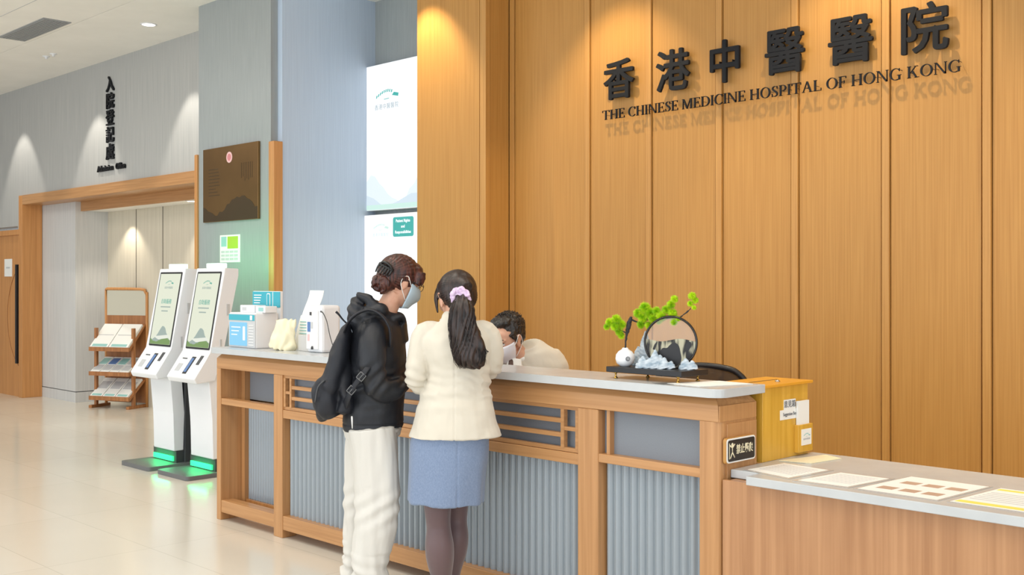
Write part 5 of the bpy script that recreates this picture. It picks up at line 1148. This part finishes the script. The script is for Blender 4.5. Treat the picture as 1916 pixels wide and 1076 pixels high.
MR = [(um(1035), .06, 1.10, .058, .055), (um(1044), .04, 1.0, .055, .05), (um(1046), -.02, .86, .048, .046), (um(1030), -.12, .80, .040, .040), (um(1005), -.22, .79, .03, .03)]
ML = [(um(938), .04, 1.10, .058, .055), (um(928), .0, .99, .052, .05), (um(928), -.08, .86, .045, .045), (um(945), -.18, .80, .038, .038), (um(962), -.26, .79, .03, .03)]
tube(bm, MR, 14); tube(bm, ML, 14)
hand(bm, TR((um(1000), -.235, .79)) @ RZ(215), 1, 25); hand(bm, TR((um(966), -.27, .79)) @ RZ(290), -1, 25)
mb = remeshed('body', bm, M['skin'], pm, 0.005, 3)
face_bits(mb, HM, 1.04); mask(mb, HM, M['mask_white'], 1.04)
bm = bmesh.new()
KM = HM @ Matrix.Scale(1.04, 4)
ell(bm, (-.030, 0, .046), (.098, .084, .088), KM, u=28, v=20); ell(bm, (-.052, 0, .005), (.062, .074, .070), KM); ell(bm, (.018, 0, .098), (.055, .062, .032), KM)
for s in (1, -1): tube(bm, [(.030, .068*s, .045, .03, .014), (.022, .076*s, .012, .016, .007), (.020, .0765*s, -.01, .008, .004)], 10, T=KM)
def shorth(p, n): return .004*fn(p, (60, 60, 60), 2)+.003*fn(p, (120, 120, 120), 4)
mh = remeshed('hair', bm, M['hair_black'], mb, 0.004, 2, shorth)
bm = bmesh.new(); rnd = random.Random(9)
for i in range(420):
    a = rnd.uniform(0, 6.283); e = rnd.uniform(.1, 1.45); d = Vector((math.cos(a)*math.cos(e), math.sin(a)*math.cos(e), math.sin(e)))
    if d.x > .15 and d.z < .82: continue
    p = Vector((-.022+.100*d.x, .082*d.y, .040+.086*d.z)); q = p+(d+Vector((.3, 0, .5))+Vector((rnd.uniform(-.5, .5), rnd.uniform(-.5, .5), rnd.uniform(-.2, .5)))).normalized()*rnd.uniform(.008, .020)
    m_ = (p+q)/2+d*.004; tube(bm, [(*p, .002, .002), (*m_, .0016, .0016), (*q, .0003, .0003)], 4, per=1, T=KM)
mesh_from('hair_tufts', bm, M['hair_black'], mh)
# cream jacket
bm = bmesh.new()
tube(bm, [(um(994), .17, .60, .165, .14), (um(994), .13, .75, .17, .145), (um(993), .09, .90, .19, .145), (um(992), .06, 1.00, .205, .135), (um(992), .045, 1.08, .205, .120), (um(990), .035, 1.13, .17, .10), (um(987), .03, 1.17, .115, .085), (um(984), .02, 1.20, .075, .07)], 34)
for P_, sx in ((MR, .10), (ML, -.10)):
    w = [(x, y, z, a+.020, b+.020) for x, y, z, a, b in P_[:-1]]; tube(bm, [(um(990)+sx, .05, 1.11, .07, .065)]+w, 18)
def mw(p, n): return .005*fn(p, (9, 9, 9), 1)+.004*math.sin(p.z*70+p.x*30+5*fn(p, (8, 8, 8), 3))*(.6 if p.x > .15 else .3)
mj = remeshed('jacket', bm, M['blazer'], mb, 0.006, 3, mw)
bm = bmesh.new(); tube(bm, [(um(974)+.058*math.cos(a), -.005+.052*math.sin(a), 1.125+.006*math.cos(a), .006, .014) for a in [2*math.pi*i/20 for i in range(20)]], 8, ref=(0, 0, 1), per=1, closed=True); mesh_from('shirt_collar', bm, M['paper'], mb, True)
bm = bmesh.new(); tube(bm, [(um(964), -.085, 1.13, .035, .008), (um(962), -.105, 1.06, .05, .008), (um(962), -.11, .92, .05, .008)], 10); mesh_from('shirt_front', bm, M['paper'], mb, True)
bm = bmesh.new(); tube(bm, [(um(957), -.09, 1.125, .014, .006), (um(955), -.115, 1.07, .014, .005), (um(955), -.118, .95, .018, .005)], 8); mesh_from('tie', bm, mat('brown_tie', lin(84, 62, 54), 0.6), mb, True)
bm = bmesh.new()
for sx in (-.12, .12):
    x0 = um(996)+sx; tube(bm, [(x0, .20, .56, .10, .10), (x0-.05, .0, .545, .095, .095), (x0-.10, -.18, .535, .082, .08), (x0-.11, -.22, .48, .078, .075), (x0-.11, -.20, .30, .07, .07), (x0-.11, -.18, .08, .065, .065)], 16, ref=(1, 0, 0))
remeshed('trousers', bm, M['dark_trouser'] if 'dark_trouser' in M else mat('dark_trouser_cloth', lin(40, 42, 50), .8), mb, .008, 3)
for sx in (-.12, .12):
    x0 = um(996)+sx-.12; bm = bmesh.new(); tube(bm, [(x0, -.14, .04, .035, .03), (x0, -.24, .045, .045, .042), (x0-.01, -.34, .035, .045, .03), (x0-.02, -.42, .03, .03, .02)], 12, ref=(0, 0, 1)); remeshed('shoe', bm, M['shoe'], mb, .006, 2)
